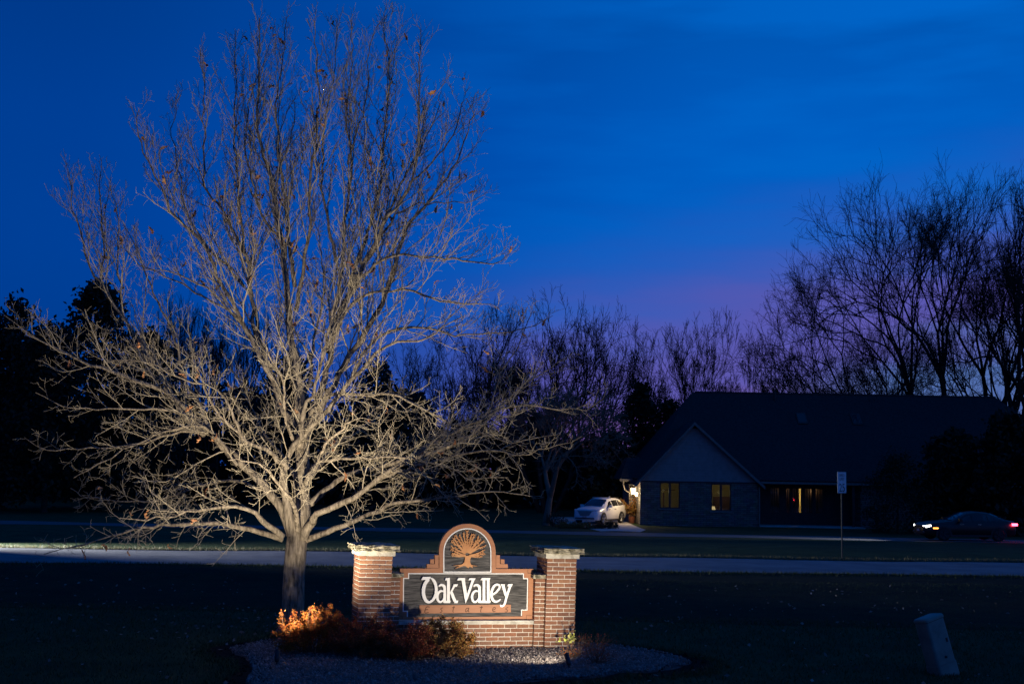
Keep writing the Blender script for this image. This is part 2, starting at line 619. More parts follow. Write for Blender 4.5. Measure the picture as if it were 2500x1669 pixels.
M['carglass'] = mat('carglass', (0.010, 0.012, 0.016), None, 0.04, 4, spec=0.5)
M['whitepaint'] = mat('whitepaint', (0.74, 0.73, 0.72), (0.80, 0.79, 0.78), 0.25, 2, spec=0.6)
M['darkpaint'] = mat('darkpaint', (0.006, 0.007, 0.008), (0.010, 0.011, 0.013), 0.35, 2, spec=0.35)
M['tyre'] = mat('tyre', (0.012, 0.012, 0.012), None, 0.85, 12)
M['alloy'] = mat('alloy', (0.42, 0.42, 0.43), (0.55, 0.55, 0.56), 0.3, 8, metal=0.7)
M['chrome'] = mat('chrome', (0.5, 0.5, 0.52), None, 0.2, 8, metal=1.0)
M['plastic'] = mat('plastic', (0.02, 0.02, 0.022), None, 0.6, 8)
M['lampglass'] = mat('lampglass', (0.55, 0.56, 0.58), None, 0.12, 8, spec=0.8)
M['plate'] = mat('plate', (0.62, 0.58, 0.58), (0.5, 0.25, 0.25), 0.5, 30)
M['redlamp'] = mat('redlamp', (0.3, 0.01, 0.015), None, 0.3, 8, emit=(1.0, 0.03, 0.06), estr=22.0)
M['amberlamp'] = mat('amberlamp', (0.4, 0.15, 0.02), None, 0.3, 8, emit=(1.0, 0.35, 0.05), estr=5.0)
M['headlamp'] = mat('headlamp', (0.7, 0.7, 0.7), None, 0.2, 8, emit=(1.0, 0.95, 0.85), estr=12.0)
M['warmlamp'] = mat('warmlamp', (0.9, 0.8, 0.6), None, 0.4, 8, emit=(1.0, 0.72, 0.36), estr=7.0)
M['spotlens'] = mat('spotlens', (0.8, 0.8, 0.75), None, 0.2, 8, emit=(1.0, 0.85, 0.62), estr=30.0)
M['shade'] = mat('shade', (0.6, 0.5, 0.3), None, 0.8, 8, emit=(1.0, 0.72, 0.3), estr=0.7)
M['terracotta'] = mat('terracotta', (0.22, 0.07, 0.035), (0.28, 0.10, 0.05), 0.8, 8)


def stone_material():
    S = bpy.data.materials.new('stonewall')
    S.use_nodes = True
    nt = S.node_tree
    b = nt.nodes['Principled BSDF']
    b.inputs['Roughness'].default_value = 0.9
    tc = nd(nt, 'ShaderNodeTexCoord')
    mp = nd(nt, 'ShaderNodeMapping')
    mp.inputs['Rotation'].default_value = (R(90), 0, 0)
    nt.links.new(tc.outputs['Object'], mp.inputs[0])
    br = nd(nt, 'ShaderNodeTexBrick', Scale=1.0)
    br.inputs['Brick Width'].default_value = 0.42
    br.inputs['Row Height'].default_value = 0.13
    br.inputs['Mortar Size'].default_value = 0.012
    br.inputs['Color1'].default_value = (0.16, 0.14, 0.12, 1)
    br.inputs['Color2'].default_value = (0.30, 0.26, 0.21, 1)
    br.inputs['Mortar'].default_value = (0.07, 0.06, 0.055, 1)
    nt.links.new(mp.outputs[0], br.inputs[0])
    nz = nd(nt, 'ShaderNodeTexNoise', Scale=3.0, Detail=6.0)
    nt.links.new(tc.outputs['Object'], nz.inputs[0])
    mx = nd(nt, 'ShaderNodeMix', data_type='RGBA', blend_type='MULTIPLY')
    mx.inputs[0].default_value = 0.7
    nt.links.new(br.outputs[0], mx.inputs[6])
    nt.links.new(nz.outputs[1], mx.inputs[7])
    nt.links.new(mx.outputs[2], b.inputs['Base Color'])
    bp = nd(nt, 'ShaderNodeBump', Strength=0.8, Distance=0.03)
    nt.links.new(br.outputs['Fac'], bp.inputs['Height'])
    bp.invert = True
    nt.links.new(bp.outputs[0], b.inputs['Normal'])
    return S


M['stonewall'] = stone_material()


# ------------------------------------------------------------------ ground and roads
def sheet(name, xs, ys, zoff, material, zfun=gz, kind='structure'):
    Xg, Yg = np.meshgrid(xs, ys)
    Z = zfun(Xg, Yg) + zoff
    V = np.stack([Xg, Yg, Z], -1).reshape(-1, 3)
    nx, ny = len(xs), len(ys)
    a = (np.arange(ny - 1)[:, None] * nx + np.arange(nx - 1)[None]).reshape(-1)
    F = np.stack([a, a + 1, a + nx + 1, a + nx], -1)
    me = np_mesh(name, V, F)
    me.shade_smooth()
    return tag(link(name, me, material), kind=kind)


xs = np.concatenate([np.linspace(-900, -60, 10), np.arange(-56, 56, 0.8), np.linspace(60, 900, 10)])
ys = np.concatenate([np.linspace(-60, 0, 8), np.arange(1, 100, 0.6), np.linspace(104, 200, 14), np.linspace(250, 1500, 8)])
sheet('ground', xs, ys, 0.0, M['lawn'])


def strip(name, near, far, zoff, material, nseg=60, nw=6, kind='structure', edge=0.0):
    """a road between two pixel-traced edges, following the terrain"""
    A = np.array([tuple(p) for p in near])
    B = np.array([tuple(p) for p in far])

    def samp(Q, n):
        seg = np.linalg.norm(np.diff(Q[:, :2], axis=0), axis=1)
        s = np.concatenate([[0], np.cumsum(seg)])
        t = np.linspace(0, s[-1], n)
        return np.stack([np.interp(t, s, Q[:, k]) for k in range(2)], -1)
    a, b = samp(A, nseg), samp(B, nseg)
    w = np.linspace(0, 1, nw)[None, :, None]
    Q = a[:, None] * (1 - w) + b[:, None] * w
    if edge:
        j = RNG.normal(size=(nseg, 2)) * edge
        Q[:, 0, 1] += j[:, 0]
        Q[:, -1, 1] += j[:, 1]
    crown = 0.03 * np.sin(np.linspace(0, math.pi, nw))[None]
    Z = gz(Q[..., 0], Q[..., 1]) + zoff + crown
    V = np.concatenate([Q, Z[..., None]], -1).reshape(-1, 3)
    k = (np.arange(nseg - 1)[:, None] * nw + np.arange(nw - 1)[None]).reshape(-1)
    F = np.stack([k, k + nw, k + nw + 1, k + 1], -1)
    me = np_mesh(name, V, F)
    me.shade_smooth()
    o = tag(link(name, me, material), kind=kind)
    return o, a, b


rn = [Vector((-60, 39.4, 0)), G(0, 1375), G(620, 1379), G(1415, 1393), G(2500, 1407), Vector((50, 31.3, 0))]
rf = [Vector((-60, 46.0, 0)), G(0, 1338), G(620, 1345), G(1415, 1360), G(2500, 1374), Vector((50, 35.6, 0))]
road, road_near, road_far = strip('road', rn, rf, 0.012, M['asphalt'], 160, 8, edge=0.05)
fn = [Vector((-95, 67, 0)), Vector((-30, 64.0, 0)), Vector((0, 62.5, 0)), Vector((30, 60.5, 0)), Vector((80, 57, 0))]
ff = [Vector((-95, 74, 0)), Vector((-30, 71.0, 0)), Vector((0, 69.5, 0)), Vector((30, 67.5, 0)), Vector((80, 64, 0))]
strip('road', fn, ff, 0.012, M['asphalt_far'], 80, 6, edge=0.05)
# driveway in front of the house porch
dn = [Vector((5.2, 70.2, 0)), Vector((4.9, 78, 0)), Vector((3.2, 83, 0)), Vector((2.6, 95, 0))]
df = [Vector((7.4, 70.0, 0)), Vector((8.4, 76, 0)), Vector((8.4, 85, 0)), Vector((8.4, 95, 0))]
strip('driveway', dn, df, 0.010, M['concrete'], 30, 5)


# near verge: rough darker strip between the lawn and the road
def verge():
    xs_ = np.arange(-30, 30.1, 0.5)
    lo = 24.9 - 0.05 * xs_ * 0 - 0.06 * xs_
    a = [Vector((x, y + 0.12 * math.sin(x * 0.9), 0)) for x, y in zip(xs_, lo)]
    hi = np.interp(xs_, road_near[:, 0], road_near[:, 1]) - 0.03
    b = [Vector((x, y, 0)) for x, y in zip(xs_, hi)]
    strip('verge', a, b, 0.005, M['verge'], 121, 14)


verge()


def grass_stuff(name, label, pts, h, material, lean=0.5, width=0.010):
    n = len(pts)
    z = gz(pts[:, 0], pts[:, 1])
    b = np.stack([pts[:, 0], pts[:, 1], z - 0.005], -1)
    ang = RNG.uniform(0, 2 * math.pi, n)
    hh = h * RNG.uniform(0.5, 1.3, n)
    sx = np.stack([np.cos(ang), np.sin(ang), np.zeros(n)], -1) * (width * RNG.uniform(0.6, 1.3, n))[:, None]
    a2 = RNG.uniform(0, 2 * math.pi, n)
    tip = b + np.stack([np.cos(a2) * lean * hh, np.sin(a2) * lean * hh, hh], -1)
    V = np.stack([b - sx, b + sx, tip], 1).reshape(-1, 3)
    F = np.arange(n * 3).reshape(-1, 3)
    o = link(name, np_mesh(name, V, F), material)
    return tag(o, label, 'grass', kind='stuff')


def frustum_pts(n, y0, y1, pad=1.5):
    y = np.sqrt(RNG.uniform(y0 ** 2, y1 ** 2, n))
    x = RNG.uniform(-1, 1, n) * (y * 0.43 + pad)
    return np.stack([x, y], -1)


# ------------------------------------------------------------------ planting bed outline
bed_px = [(668, 1566), (610, 1577), (558, 1590), (575, 1602), (604, 1612), (618, 1643), (600, 1672), (640, 1705), (800, 1716), (1000, 1706),
          (1180, 1684), (1330, 1664), (1480, 1656), (1515, 1651), (1587, 1649), (1620, 1640), (1652, 1635), (1688, 1628), (1675, 1617),
          (1619, 1599), (1566, 1589), (1502, 1583), (1415, 1577), (1250, 1570), (1000, 1560), (800, 1560)]
BED = np.array([tuple(G(*p))[:2] for p in bed_px])


def inside(poly, pts):
    x, y = pts[:, 0], pts[:, 1]
    c = np.zeros(len(pts), bool)
    n = len(poly)
    for i in range(n):
        x1, y1 = poly[i]
        x2, y2 = poly[i - 1]
        k = ((y1 > y) != (y2 > y)) & (x < (x2 - x1) * (y - y1) / (y2 - y1 + 1e-12) + x1)
        c ^= k
    return c


def resample(poly, n):
    q = np.vstack([poly, poly[:1]])
    s = np.concatenate([[0], np.cumsum(np.linalg.norm(np.diff(q, axis=0), axis=1))])
    t = np.linspace(0, s[-1], n, endpoint=False)
    return np.stack([np.interp(t, s, q[:, k]) for k in range(2)], -1)


BEDR = resample(BED, 160)
cen = BEDR.mean(0)
tang = np.roll(BEDR, -1, 0) - np.roll(BEDR, 1, 0)
nor = np.stack([tang[:, 1], -tang[:, 0]], -1)
nor /= np.linalg.norm(nor, axis=1, keepdims=True)
if ((BEDR + nor * 0.2 - cen) ** 2).sum() < ((BEDR - nor * 0.2 - cen) ** 2).sum():
    nor = -nor


def bed():
    jit = RNG.normal(size=160) * 0.03
    jit = (jit + np.roll(jit, 1) + np.roll(jit, -1)) / 1.6
    rim = BEDR + nor * jit[:, None]
    wid = 0.26 + 0.10 * np.sin(np.arange(160) * 0.21) + np.abs(RNG.normal(size=160) * 0.05)
    out = rim + nor * wid[:, None]
    # gravel bed base
    mb = MB()
    vs = [(p[0], p[1], gzf(*p) + 0.02) for p in rim]
    vs2 = [(p[0], p[1], gzf(*p) + 0.055) for p in rim - nor * 0.25]
    c = (cen[0], cen[1], 0.06)
    fs = [(i, (i + 1) % 160, 160 + (i + 1) % 160, 160 + i) for i in range(160)]
    lp = [Vector((p[0], p[1], 0)) for p in vs2]
    tr = tessellate_polygon([lp])
    fs += [tuple(160 + i for i in t) for t in tr]
    mb.add(vs + vs2, fs)
    tag(mb.build('planting_bed', M['bedbase'], fix=True), kind='structure')
    mb = MB()
    vs = [(p[0], p[1], gzf(*p) + 0.021) for p in rim]
    vm = [(p[0], p[1], gzf(*p) + 0.009) for p in rim + nor * 0.1]
    vo = [(p[0], p[1], gzf(*p) + 0.006) for p in out]
    fs = []
    for i in range(160):
        j = (i + 1) % 160
        fs += [(i, j, 160 + j, 160 + i), (160 + i, 160 + j, 320 + j, 320 + i)]
    mb.add(vs + vm + vo, fs)
    tag(mb.build('soil_edge', M['soil'], fix=True), kind='structure')
    # clods on the cut edge
    n = 900
    k = RNG.integers(0, 160, n)
    p = BEDR[k] + nor[k] * RNG.uniform(-0.03, 0.34, n)[:, None] + RNG.normal(size=(n, 2)) * 0.03
    rocks('soil_clods', 'dark crumbled soil along the cut edge of the gravel bed', 'soil', p, 0.028, M['soil'], 0.004)
    # gravel
    n = 60000
    lo, hi = BED.min(0), BED.max(0)
    p = RNG.uniform(lo, hi, (n, 2))
    p = p[inside(BED, p)]
    p = p[p[:, 1] > 16.6][:26000]
    rocks('gravel', 'pale pinkish gravel chips covering the planting bed', 'gravel', p, 0.020, M['gravel'], 0.05)
    return rim, out


def rocks(name, label, cat, p, size, material, zoff):
    n = len(p)
    s = size * RNG.uniform(0.45, 1.35, n)
    base = np.array([[1, 0, 0], [-1, 0, 0], [0, 1, 0], [0, -1, 0], [0, 0, 1], [0, 0, -0.6]], float)
    f = np.array([[0, 2, 4], [2, 1, 4], [1, 3, 4], [3, 0, 4], [2, 0, 5], [1, 2, 5], [3, 1, 5], [0, 3, 5]])
    V = base[None] * (1 + RNG.normal(size=(n, 6, 1)) * 0.22)
    s = s * np.where(RNG.random(n) < 0.06, 1.9, 1.0)
    V = V * (s[:, None, None] * RNG.uniform(0.55, 1.2, (n, 1, 3)))
    th = RNG.uniform(0, 2 * math.pi, n)
    c, sn = np.cos(th)[:, None], np.sin(th)[:, None]
    V = np.stack([V[..., 0] * c - V[..., 1] * sn, V[..., 0] * sn + V[..., 1] * c, V[..., 2]], -1)
    z = gz(p[:, 0], p[:, 1]) + zoff
    V += np.concatenate([p, z[:, None]], -1)[:, None, :]
    F = f[None] + (np.arange(n) * 6)[:, None, None]
    o = link(name, np_mesh(name, V.reshape(-1, 3), F.reshape(-1, 3)), material)
    return tag(o, label, cat, kind='stuff')


RIM, OUT = bed()

gp = frustum_pts(110000, 16.2, 34)
gp = gp[~inside(OUT, gp)]
qb = G(2306, 1646)
gp = np.concatenate([gp, np.array([[qb.x, qb.y]]) + RNG.normal(size=(500, 2)) * np.array([0.24, 0.18])])
grass_stuff('lawn_grass', 'short dark lawn grass around the sign and tree', gp, 0.055, M['grass'])
k = RNG.integers(0, 160, 5000)
ep = OUT[k] + nor[k] * RNG.uniform(-0.06, 0.25, 5000)[:, None]
grass_stuff('bed_edge_grass', 'ragged grass hanging over the cut edge of the gravel bed', ep, 0.085, M['grass'], 0.8)
t = RNG.uniform(0, 1, 9000)
xx = -22 + 44 * t
fy = np.interp(xx, road_far[:, 0], road_far[:, 1]) + np.abs(RNG.normal(size=9000)) * 0.35 - 0.06
grass_stuff('roadside_grass', 'thin dry grass along the far edge of the near road', np.stack([xx, fy], -1), 0.12, M['drygrass'], 0.5, 0.012)
ny_ = np.interp(xx, road_near[:, 0], road_near[:, 1]) - np.abs(RNG.normal(size=9000)) * 0.5 + 0.05
grass_stuff('roadside_grass', 'low dark grass along the near edge of the road', np.stack([xx, ny_], -1), 0.09, M['grass'], 0.6, 0.012)


def litter():
    n = 560
    p = frustum_pts(n, 16.6, 33)
    p = p[~inside(BED, p)]
    p = np.concatenate([p, np.array([[-4.0, 22.3]]) + RNG.normal(size=(160, 2)) * np.array([1.8, 1.2])])
    p = p[~inside(BED, p)]
    z = gz(p[:, 0], p[:, 1]) + 0.05
    V, F = leaf_tris(np.stack([p[:, 0], p[:, 1], z], -1), None, 0.085, RNG, flat=0.75)
    tag(link('fallen_leaves', np_mesh('fallen_leaves', V, F), M['litter']), 'scattered pale fallen leaves lying on the dark lawn', 'leaves', kind='stuff')


litter()

# ------------------------------------------------------------------ brick monument
MROT, MTILT, MC, MW, MT = R(17.8), R(1.09), 1.565, 0.26, 1.49
MM = Matrix.Translation((-0.7015, 20.43, 0.04)) @ Matrix.Rotation(MROT, 4, 'Z') @ Matrix.Rotation(MTILT, 4, 'Y')
MI = MM.inverted()


def S(px, py, yl=-0.05):
    """photo pixel -> (x, z) on the monument's plane y = yl"""
    d = MI.to_3x3() @ (CF * FPX + CR * (px - 1250.0) - CU * (py - 834.5))
    o = MI @ Vector((0, 0, CAMZ))
    t = (yl - o.y) / d.y
    q = o + d * t
    return (q.x, q.z)


def Z1(zx, zy, yl=-0.05):
    return S(820 + zx / 3.67, 1250 + zy / 3.67, yl)


def Z2(gx, gy, yl=-0.07):
    return S(1010 + gx / 9.396, 1380 + gy / 9.396, yl)


def ZD(ex, ey, yl=-0.06):
    return S(1040 + ex / 10.45, 1260 + ey / 10.45, yl)


CO, JT = 0.0677, 0.011
mon = tag(empty('brick_sign_wall', mtx=MM), 'red brick sign wall with two stone capped pillars holding the carved sign', 'brick wall')
BR_MESH = {}


def brick_mesh(lx, ly, var):
    key = (round(lx, 3), round(ly, 3), var)
    if key in BR_MESH:
        return BR_MESH[key]
    rr = random.Random(var * 31 + int(lx * 1000))
    h = CO - JT
    b = 0.006
    vs = []
    for z, ins in ((-h / 2, b), (-h / 2 + b, 0), (h / 2 - b, 0), (h / 2, b)):
        for sx, sy in ((-1, -1), (1, -1), (1, 1), (-1, 1)):
            vs.append((sx * (lx / 2 - ins) + rr.uniform(-1, 1) * 0.0016, sy * (ly / 2 - ins) + rr.uniform(-1, 1) * 0.0016, z + rr.uniform(-1, 1) * 0.0012))
    fs = [(3, 2, 1, 0), (12, 13, 14, 15)]
    for lv in range(3):
        for j in range(4):
            a, c = lv * 4 + j, lv * 4 + (j + 1) % 4
            fs.append((a, c, c + 4, a + 4))
    me = bpy.data.meshes.new('brick')
    me.from_pydata(vs, [], fs)
    me.update()
    me.materials.append(M['brick'])
    BR_MESH[key] = me
    return me


hidden = MB()


def lay(parent, x0, x1, y0, y1, course, show):
    z = (course + 0.5) * CO
    j = random.uniform
    if show:
        o = bpy.data.objects.new('brick', brick_mesh(x1 - x0, y1 - y0, random.randrange(4)))
        COL.objects.link(o)
        o.parent = parent
        o.location = ((x0 + x1) / 2 + j(-.0015, .0015), (y0 + y1) / 2 + j(-.003, .003), z + j(-.001, .001))
        o.rotation_euler = (0, 0, j(-.006, .006))
    else:
        hidden.box(x0, x1, y0, y1, z - (CO - JT) / 2, z + (CO - JT) / 2)


NC = 22
for side in (-1, 1):
    pil = MB().box(-MW + .007, MW - .007, -MW + .007, MW - .007, -0.25, NC * CO - 0.002)
    cx = side * MC
    pil.v = [(x + cx, y, z) for x, y, z in pil.v]
    po = pil.build('pillar', M['mortar'], mon)
    po['label'] = 'left brick pillar partly behind the shrubs' if side < 0 else 'brightly lit right brick pillar'
    F_, H_ = 0.2, 0.098
    for c in range(-1, NC):
        segs = [(0, F_), (F_ + JT, 2 * F_ + JT), (2 * (F_ + JT), 0.52)]
        odd = c % 2
        lowhid = side < 0 and c < 5
        for fx in range(4):
            for a, b in segs[:2]:
                # pinwheel: each side has two stretchers then the header of the next side
                if odd:
                    a, b = 0.52 - b, 0.52 - a
                if fx == 0:
                    q = (cx - MW + a, cx - MW + b, -MW, -MW + H_)
                    show = not lowhid
                elif fx == 1:
                    q = (cx + MW - H_, cx + MW, -MW + a, -MW + b)
                    show = (not lowhid) and (a < 0.01)
                elif fx == 2:
                    q = (cx + MW - b, cx + MW - a, MW - H_, MW)
                    show = False
                else:
                    q = (cx - MW, cx - MW + H_, MW - b, MW - a)
                    show = (side < 0 and not lowhid) or (side > 0 and c >= 16) or (b > 0.51 and not lowhid)
                lay(po, *q, c, show and c >= 0)

# caps: a limestone band and a rough weathered slab
for side in (-1, 1):
    cx = side * MC
    z0 = NC * CO
    mb = MB()
    n = 14
    w = MW + 0.035
    mb.box(cx - w, cx + w, -w, w, z0, z0 + 0.075)
    cb = mb.build('cap_band', M['limestone'], mon)
    bm = bmesh.new()
    bmesh.ops.create_cube(bm, size=1.0)
    bmesh.ops.subdivide_edges(bm, edges=bm.edges[:], cuts=9, use_grid_fill=True)
    rr = random.Random(5 + side)
    w = MW + 0.085
    for v in bm.verts:
        onx, ony, onz = abs(v.co.x) > .499, abs(v.co.y) > .499, abs(v.co.z) > .499
        v.co = Vector((v.co.x * 2 * w, v.co.y * 2 * w, v.co.z * 0.10))
        if onx or ony:
            d = rr.uniform(-0.022, 0.010)
            if onx:
                v.co.x += math.copysign(d, v.co.x)
            if ony:
                v.co.y += math.copysign(d, v.co.y)
        v.co.z += rr.uniform(-0.006, 0.006) + (-0.012 if (onz and (onx or ony) and v.co.z > 0) else 0)
    me = bpy.data.meshes.new('cap_slab')
    bm.to_mesh(me)
    bm.free()
    link('cap_slab', me, M['cap'], mon, (cx, 0, z0 + 0.075 + 0.052))

# inner half-piers beside the board
NSP = 17
ZL = Z1(900, 985, -0.15)[1]
for side in (-1, 1):
    x_in, x_out = MC - MW - 0.165, MC - MW
    xa, xb = (side * x_in, side * x_out) if side > 0 else (-x_out, -x_in)
    core = MB().box(xa + .006 if side < 0 else xa + .006, xb - (.006 if side < 0 else -.02), -0.163, 0.163, -0.2, NSP * CO)
    po = core.build('half_pier', M['mortar'], mon)
    for c in range(0, NSP):
        hid = side < 0 and c < 6
        L_ = xb - xa
        cut = 0.098 if (c % 2) else 0.0
        if cut:
            if side > 0:
                lay(po, xa, xa + 0.085, -0.17, -0.075, c, not hid)
                lay(po, xa + 0.096, xb, -0.17, -0.075, c, not hid)
            else:
                lay(po, xb - 0.085, xb, -0.17, -0.075, c, not hid)
                lay(po, xa, xb - 0.096, -0.17, -0.075, c, not hid)
        else:
            lay(po, xa, xb, -0.17, -0.075, c, not hid)
        lay(po, xa, xb, 0.075, 0.17, c, False)
    bm = bmesh.new()
    bmesh.ops.create_cube(bm, size=1.0)
    bmesh.ops.subdivide_edges(bm, edges=bm.edges[:], cuts=5, use_grid_fill=True)
    rr = random.Random(15 + side)
    for v in bm.verts:
        v.co = Vector((v.co.x * (L_ + 0.05), v.co.y * 0.40, v.co.z * 0.06)) + Vector([rr.uniform(-.006, .006) for _ in range(3)])
    me = bpy.data.meshes.new('pier_cap')
    bm.to_mesh(me)
    bm.free()
    link('pier_cap', me, M['cap'], mon, ((xa + xb) / 2 - side * 0.02, -0.005, NSP * CO + 0.031))

# low wall and sill under the board
NW_ = max(4, int(round((ZL - 0.045) / CO)))
wx = MC - MW - 0.165
wall = MB().box(-wx + .004, wx - .004, -0.123, 0.123, -0.2, NW_ * CO).build('low_wall', M['mortar'], mon)
for c in range(NW_):
    x = -wx - (0.106 if c % 2 else 0.0)
    while x < wx - 0.02:
        a, b = max(x, -wx + 0.003), min(x + 0.2, wx - 0.003)
        if b - a > 0.03:
            lay(wall, a, b, -0.13, -0.035, c, b > -0.12)
            lay(wall, a, b, 0.035, 0.13, c, False)
        x += 0.2 + JT
bm = bmesh.new()
bmesh.ops.create_cube(bm, size=1.0)
bmesh.ops.subdivide_edges(bm, edges=bm.edges[:], cuts=7, use_grid_fill=True)
rr = random.Random(3)
for v in bm.verts:
    v.co = Vector((v.co.x * 2 * (wx - 0.006), v.co.y * 0.34, v.co.z * 0.06)) + Vector([0] + [rr.uniform(-.004, .004) for _ in range(2)])
me = bpy.data.meshes.new('sill')
bm.to_mesh(me)
bm.free()
link('sill', me, M['limestone'], mon, (0, 0, NW_ * CO + 0.032))
tag(hidden.build('brickwork', M['brick'], mon), kind='stuff')

# ------------------------------------------------------------------ carved sign board
sign = tag(empty('carved_sign', mtx=MM), 'carved wooden sign reading Oak Valley Estates with arched oak tree emblem', 'sign')
YF = -0.05          # board front


def arc(cx, cy, rx, ry, a0, a1, n):
    return [(cx + rx * math.cos(R(a0 + (a1 - a0) * i / n)), cy - ry * math.sin(R(a0 + (a1 - a0) * i / n))) for i in range(n + 1)]


dome_o = arc(1052, 915, 722, 730, 180, 0, 40)
outer = [Z1(566, 957), Z1(574, 503)] + [Z1(926, 500)] + [ZD(*p, -0.05) for p in dome_o] + [Z1(1432, 505), Z1(1768, 506), Z1(1762, 963)]
dome_i = arc(1052, 915, 618, 622, 180, 0, 40)
hole = ([Z1(634, 938), Z1(634, 889), Z1(597, 889), Z1(601, 585), Z1(646, 585), Z1(646, 541)] + [Z1(957, 541)] + [ZD(*p, -0.05) for p in dome_i] +
        [Z1(1395, 541), Z1(1685, 543), Z1(1685, 587), Z1(1723, 587), Z1(1718, 877), Z1(1668, 877), Z1(1668, 930)])
MB().poly(outer, YF + 0.012, YF + 0.07).build('back_board', M['signblack'], sign)
MB().poly(outer, YF - 0.010, YF + 0.0115, [hole]).build('frame', M['signbrown'], sign)
# stepped brackets beside the dome
for sgn in (1, -1):
    def mx(x):
        return x if sgn > 0 else 2 * 1052 - x + 4
    Lp = [(1786, 985), (1885, 985), (1885, 1207), (2086, 1214), (2086, 1313), (1786, 1313)]
    Lp = [ZD(mx(x), y, -0.05) for x, y in Lp]
    if sgn < 0:
        Lp = Lp[::-1]
    MB().poly(Lp, YF - 0.006, YF + 0.055).build('step_bracket', M['signbrown'], sign, fix=True)
    Sq = [(1903, 1090), (2000, 1092), (2000, 1202), (1903, 1198)]
    Sq = [ZD(mx(x), y, -0.05) for x, y in Sq]
    if sgn < 0:
        Sq = Sq[::-1]
    MB().poly(Sq, YF - 0.006, YF + 0.055).build('step_block', M['signbrown'], sign, fix=True)
# corner grooves of the frame
for q in ([(575, 540), (600, 540), (600, 505)], [(1718, 506), (1718, 543), (1766, 543)], [(1705, 960), (1705, 922), (1764, 922)], [(568, 925), (592, 925), (592, 956)]):
    MB().stroke([Z1(*p) for p in q], 0.005, YF - 0.0115, YF - 0.009).build('groove', M['groove'], sign)
# white lines
wl = MB()
wl.stroke([Z1(640, 934), Z1(640, 885), Z1(603, 885), Z1(606, 590), Z1(651, 590), Z1(651, 547), Z1(1680, 549), Z1(1680, 592), Z1(1717, 592), Z1(1712, 873), Z1(1662, 873), Z1(1662, 926)],
          0.015, YF - 0.008, YF + 0.011)
wl.build('border_line', M['signwhite'], sign, fix=True)
dl = arc(1052, 915, 600, 604, 180, 0, 40) + [(1652, 1414), (452, 1414)]
MB().stroke([ZD(*p, -0.05) for p in dl], 0.0165, YF - 0.0085, YF + 0.0105, closed=True).build('arch_line', M['signwhite'], sign, fix=True)

# letters (traced strokes x, y, width)
GL = 9.396
SCW = abs(Z2(2000, 500)[0] - Z2(1000, 500)[0]) / 1000.0


def letter(name, strokes=(), polys=(), y0=YF - 0.013, y1=YF + 0.0105, material=None, parent=None):
    mb = MB()
    off = 0.0
    for st in strokes:
        c = np.array([(p[0], p[1], 0, p[2]) for p in st], float)
        if len(c) > 2:
            pts, w = smooth_path(c, 22)
        else:
            pts, w = c[:, :3], c[:, 3]
        mb.stroke([Z2(p[0], p[1]) for p in pts], [max(v, 4) * SCW for v in w], y0 - off, y1 + off)
        off += 0.0004
    for pl in polys:
        mb.poly([Z2(*p) for p in pl], y0 - off, y1 + off)
        off += 0.0004
    return mb.build(name, material or M['signwhite'], parent or sign, fix=True)


letter('letter', [[(350, 315, 62), (285, 385, 70), (242, 480, 74), (226, 590, 74), (238, 700, 74), (285, 800, 68), (350, 835, 52), (420, 805, 54),
                   (490, 715, 62), (520, 600, 66), (514, 470, 66), (480, 370, 62), (432, 308, 48), (396, 284, 22)]],
       [[(175, 326), (212, 257), (402, 253), (385, 290), (345, 335), (292, 345), (270, 326)]])
A_H = [(580, 482, 22), (605, 452, 44), (652, 440, 50), (702, 475, 60), (714, 560, 60), (714, 850, 60)]
A_B = [(696, 592, 30), (632, 578, 46), (572, 622, 52), (545, 710, 56), (562, 798, 50), (612, 834, 44), (668, 800, 40), (704, 735, 30)]
letter('letter', [A_H, A_B])
letter('letter', [[(800, 285, 66), (800, 850, 66)], [(862, 588, 58), (910, 720, 68), (952, 815, 66)]],
       [[(718, 336), (748, 280), (832, 280), (832, 336)], [(690, 800), (848, 800), (838, 856), (702, 856)], [(828, 640), (925, 424), (1022, 424), (988, 486), (952, 482), (860, 640)],
        [(925, 856), (1006, 856), (1026, 800), (950, 800)]])
letter('letter', [], [[(995, 336), (1032, 280), (1186, 280), (1180, 336)], [(1100, 325), (1176, 325), (1238, 730), (1190, 866)], [(1335, 320), (1408, 300), (1236, 770), (1190, 866), (1200, 730)],
                      [(1262, 332), (1282, 285), (1426, 285), (1402, 334)]])
letter('letter', [[(p[0] + 800, p[1], p[2]) for p in A_H], [(p[0] + 797, p[1], p[2]) for p in A_B]])
letter('letter', [[(1614, 285, 62), (1614, 850, 62)]], [[(1538, 332), (1566, 280), (1662, 280), (1662, 330)], [(1497, 800), (1662, 800), (1662, 856), (1507, 856)]])
letter('letter', [[(1713, 285, 64), (1713, 850, 64)]], [[(1665, 332), (1665, 280), (1763, 280), (1745, 332)], [(1665, 800), (1772, 800), (1756, 856), (1665, 856)]])
letter('letter', [[(1812, 668, 34), (1890, 612, 44), (1960, 530, 50), (1976, 465, 44), (1930, 432, 42), (1868, 450, 52), (1812, 530, 58), (1786, 640, 62), (1800, 745, 60),
                   (1850, 815, 52), (1910, 824, 42), (1965, 795, 32), (2002, 764, 10)]])
letter('letter', [[(2050, 450, 66), (2082, 560, 64), (2122, 690, 60)], [(2225, 440, 58), (2182, 570, 54), (2132, 720, 54), (2098, 850, 50), (2062, 915, 44), (2015, 930, 42), (1984, 895, 26)]],
       [[(2000, 420), (2096, 425), (2084, 472), (2020, 472)], [(2152, 472), (2164, 424), (2276, 420), (2252, 474)]])
ban = MB().poly([Z2(*p) for p in ((140, 908), (2236, 893), (2236, 1072), (140, 1098))], YF - 0.004, YF + 0.0105).build('banner', M['signbrown'], sign, fix=True)
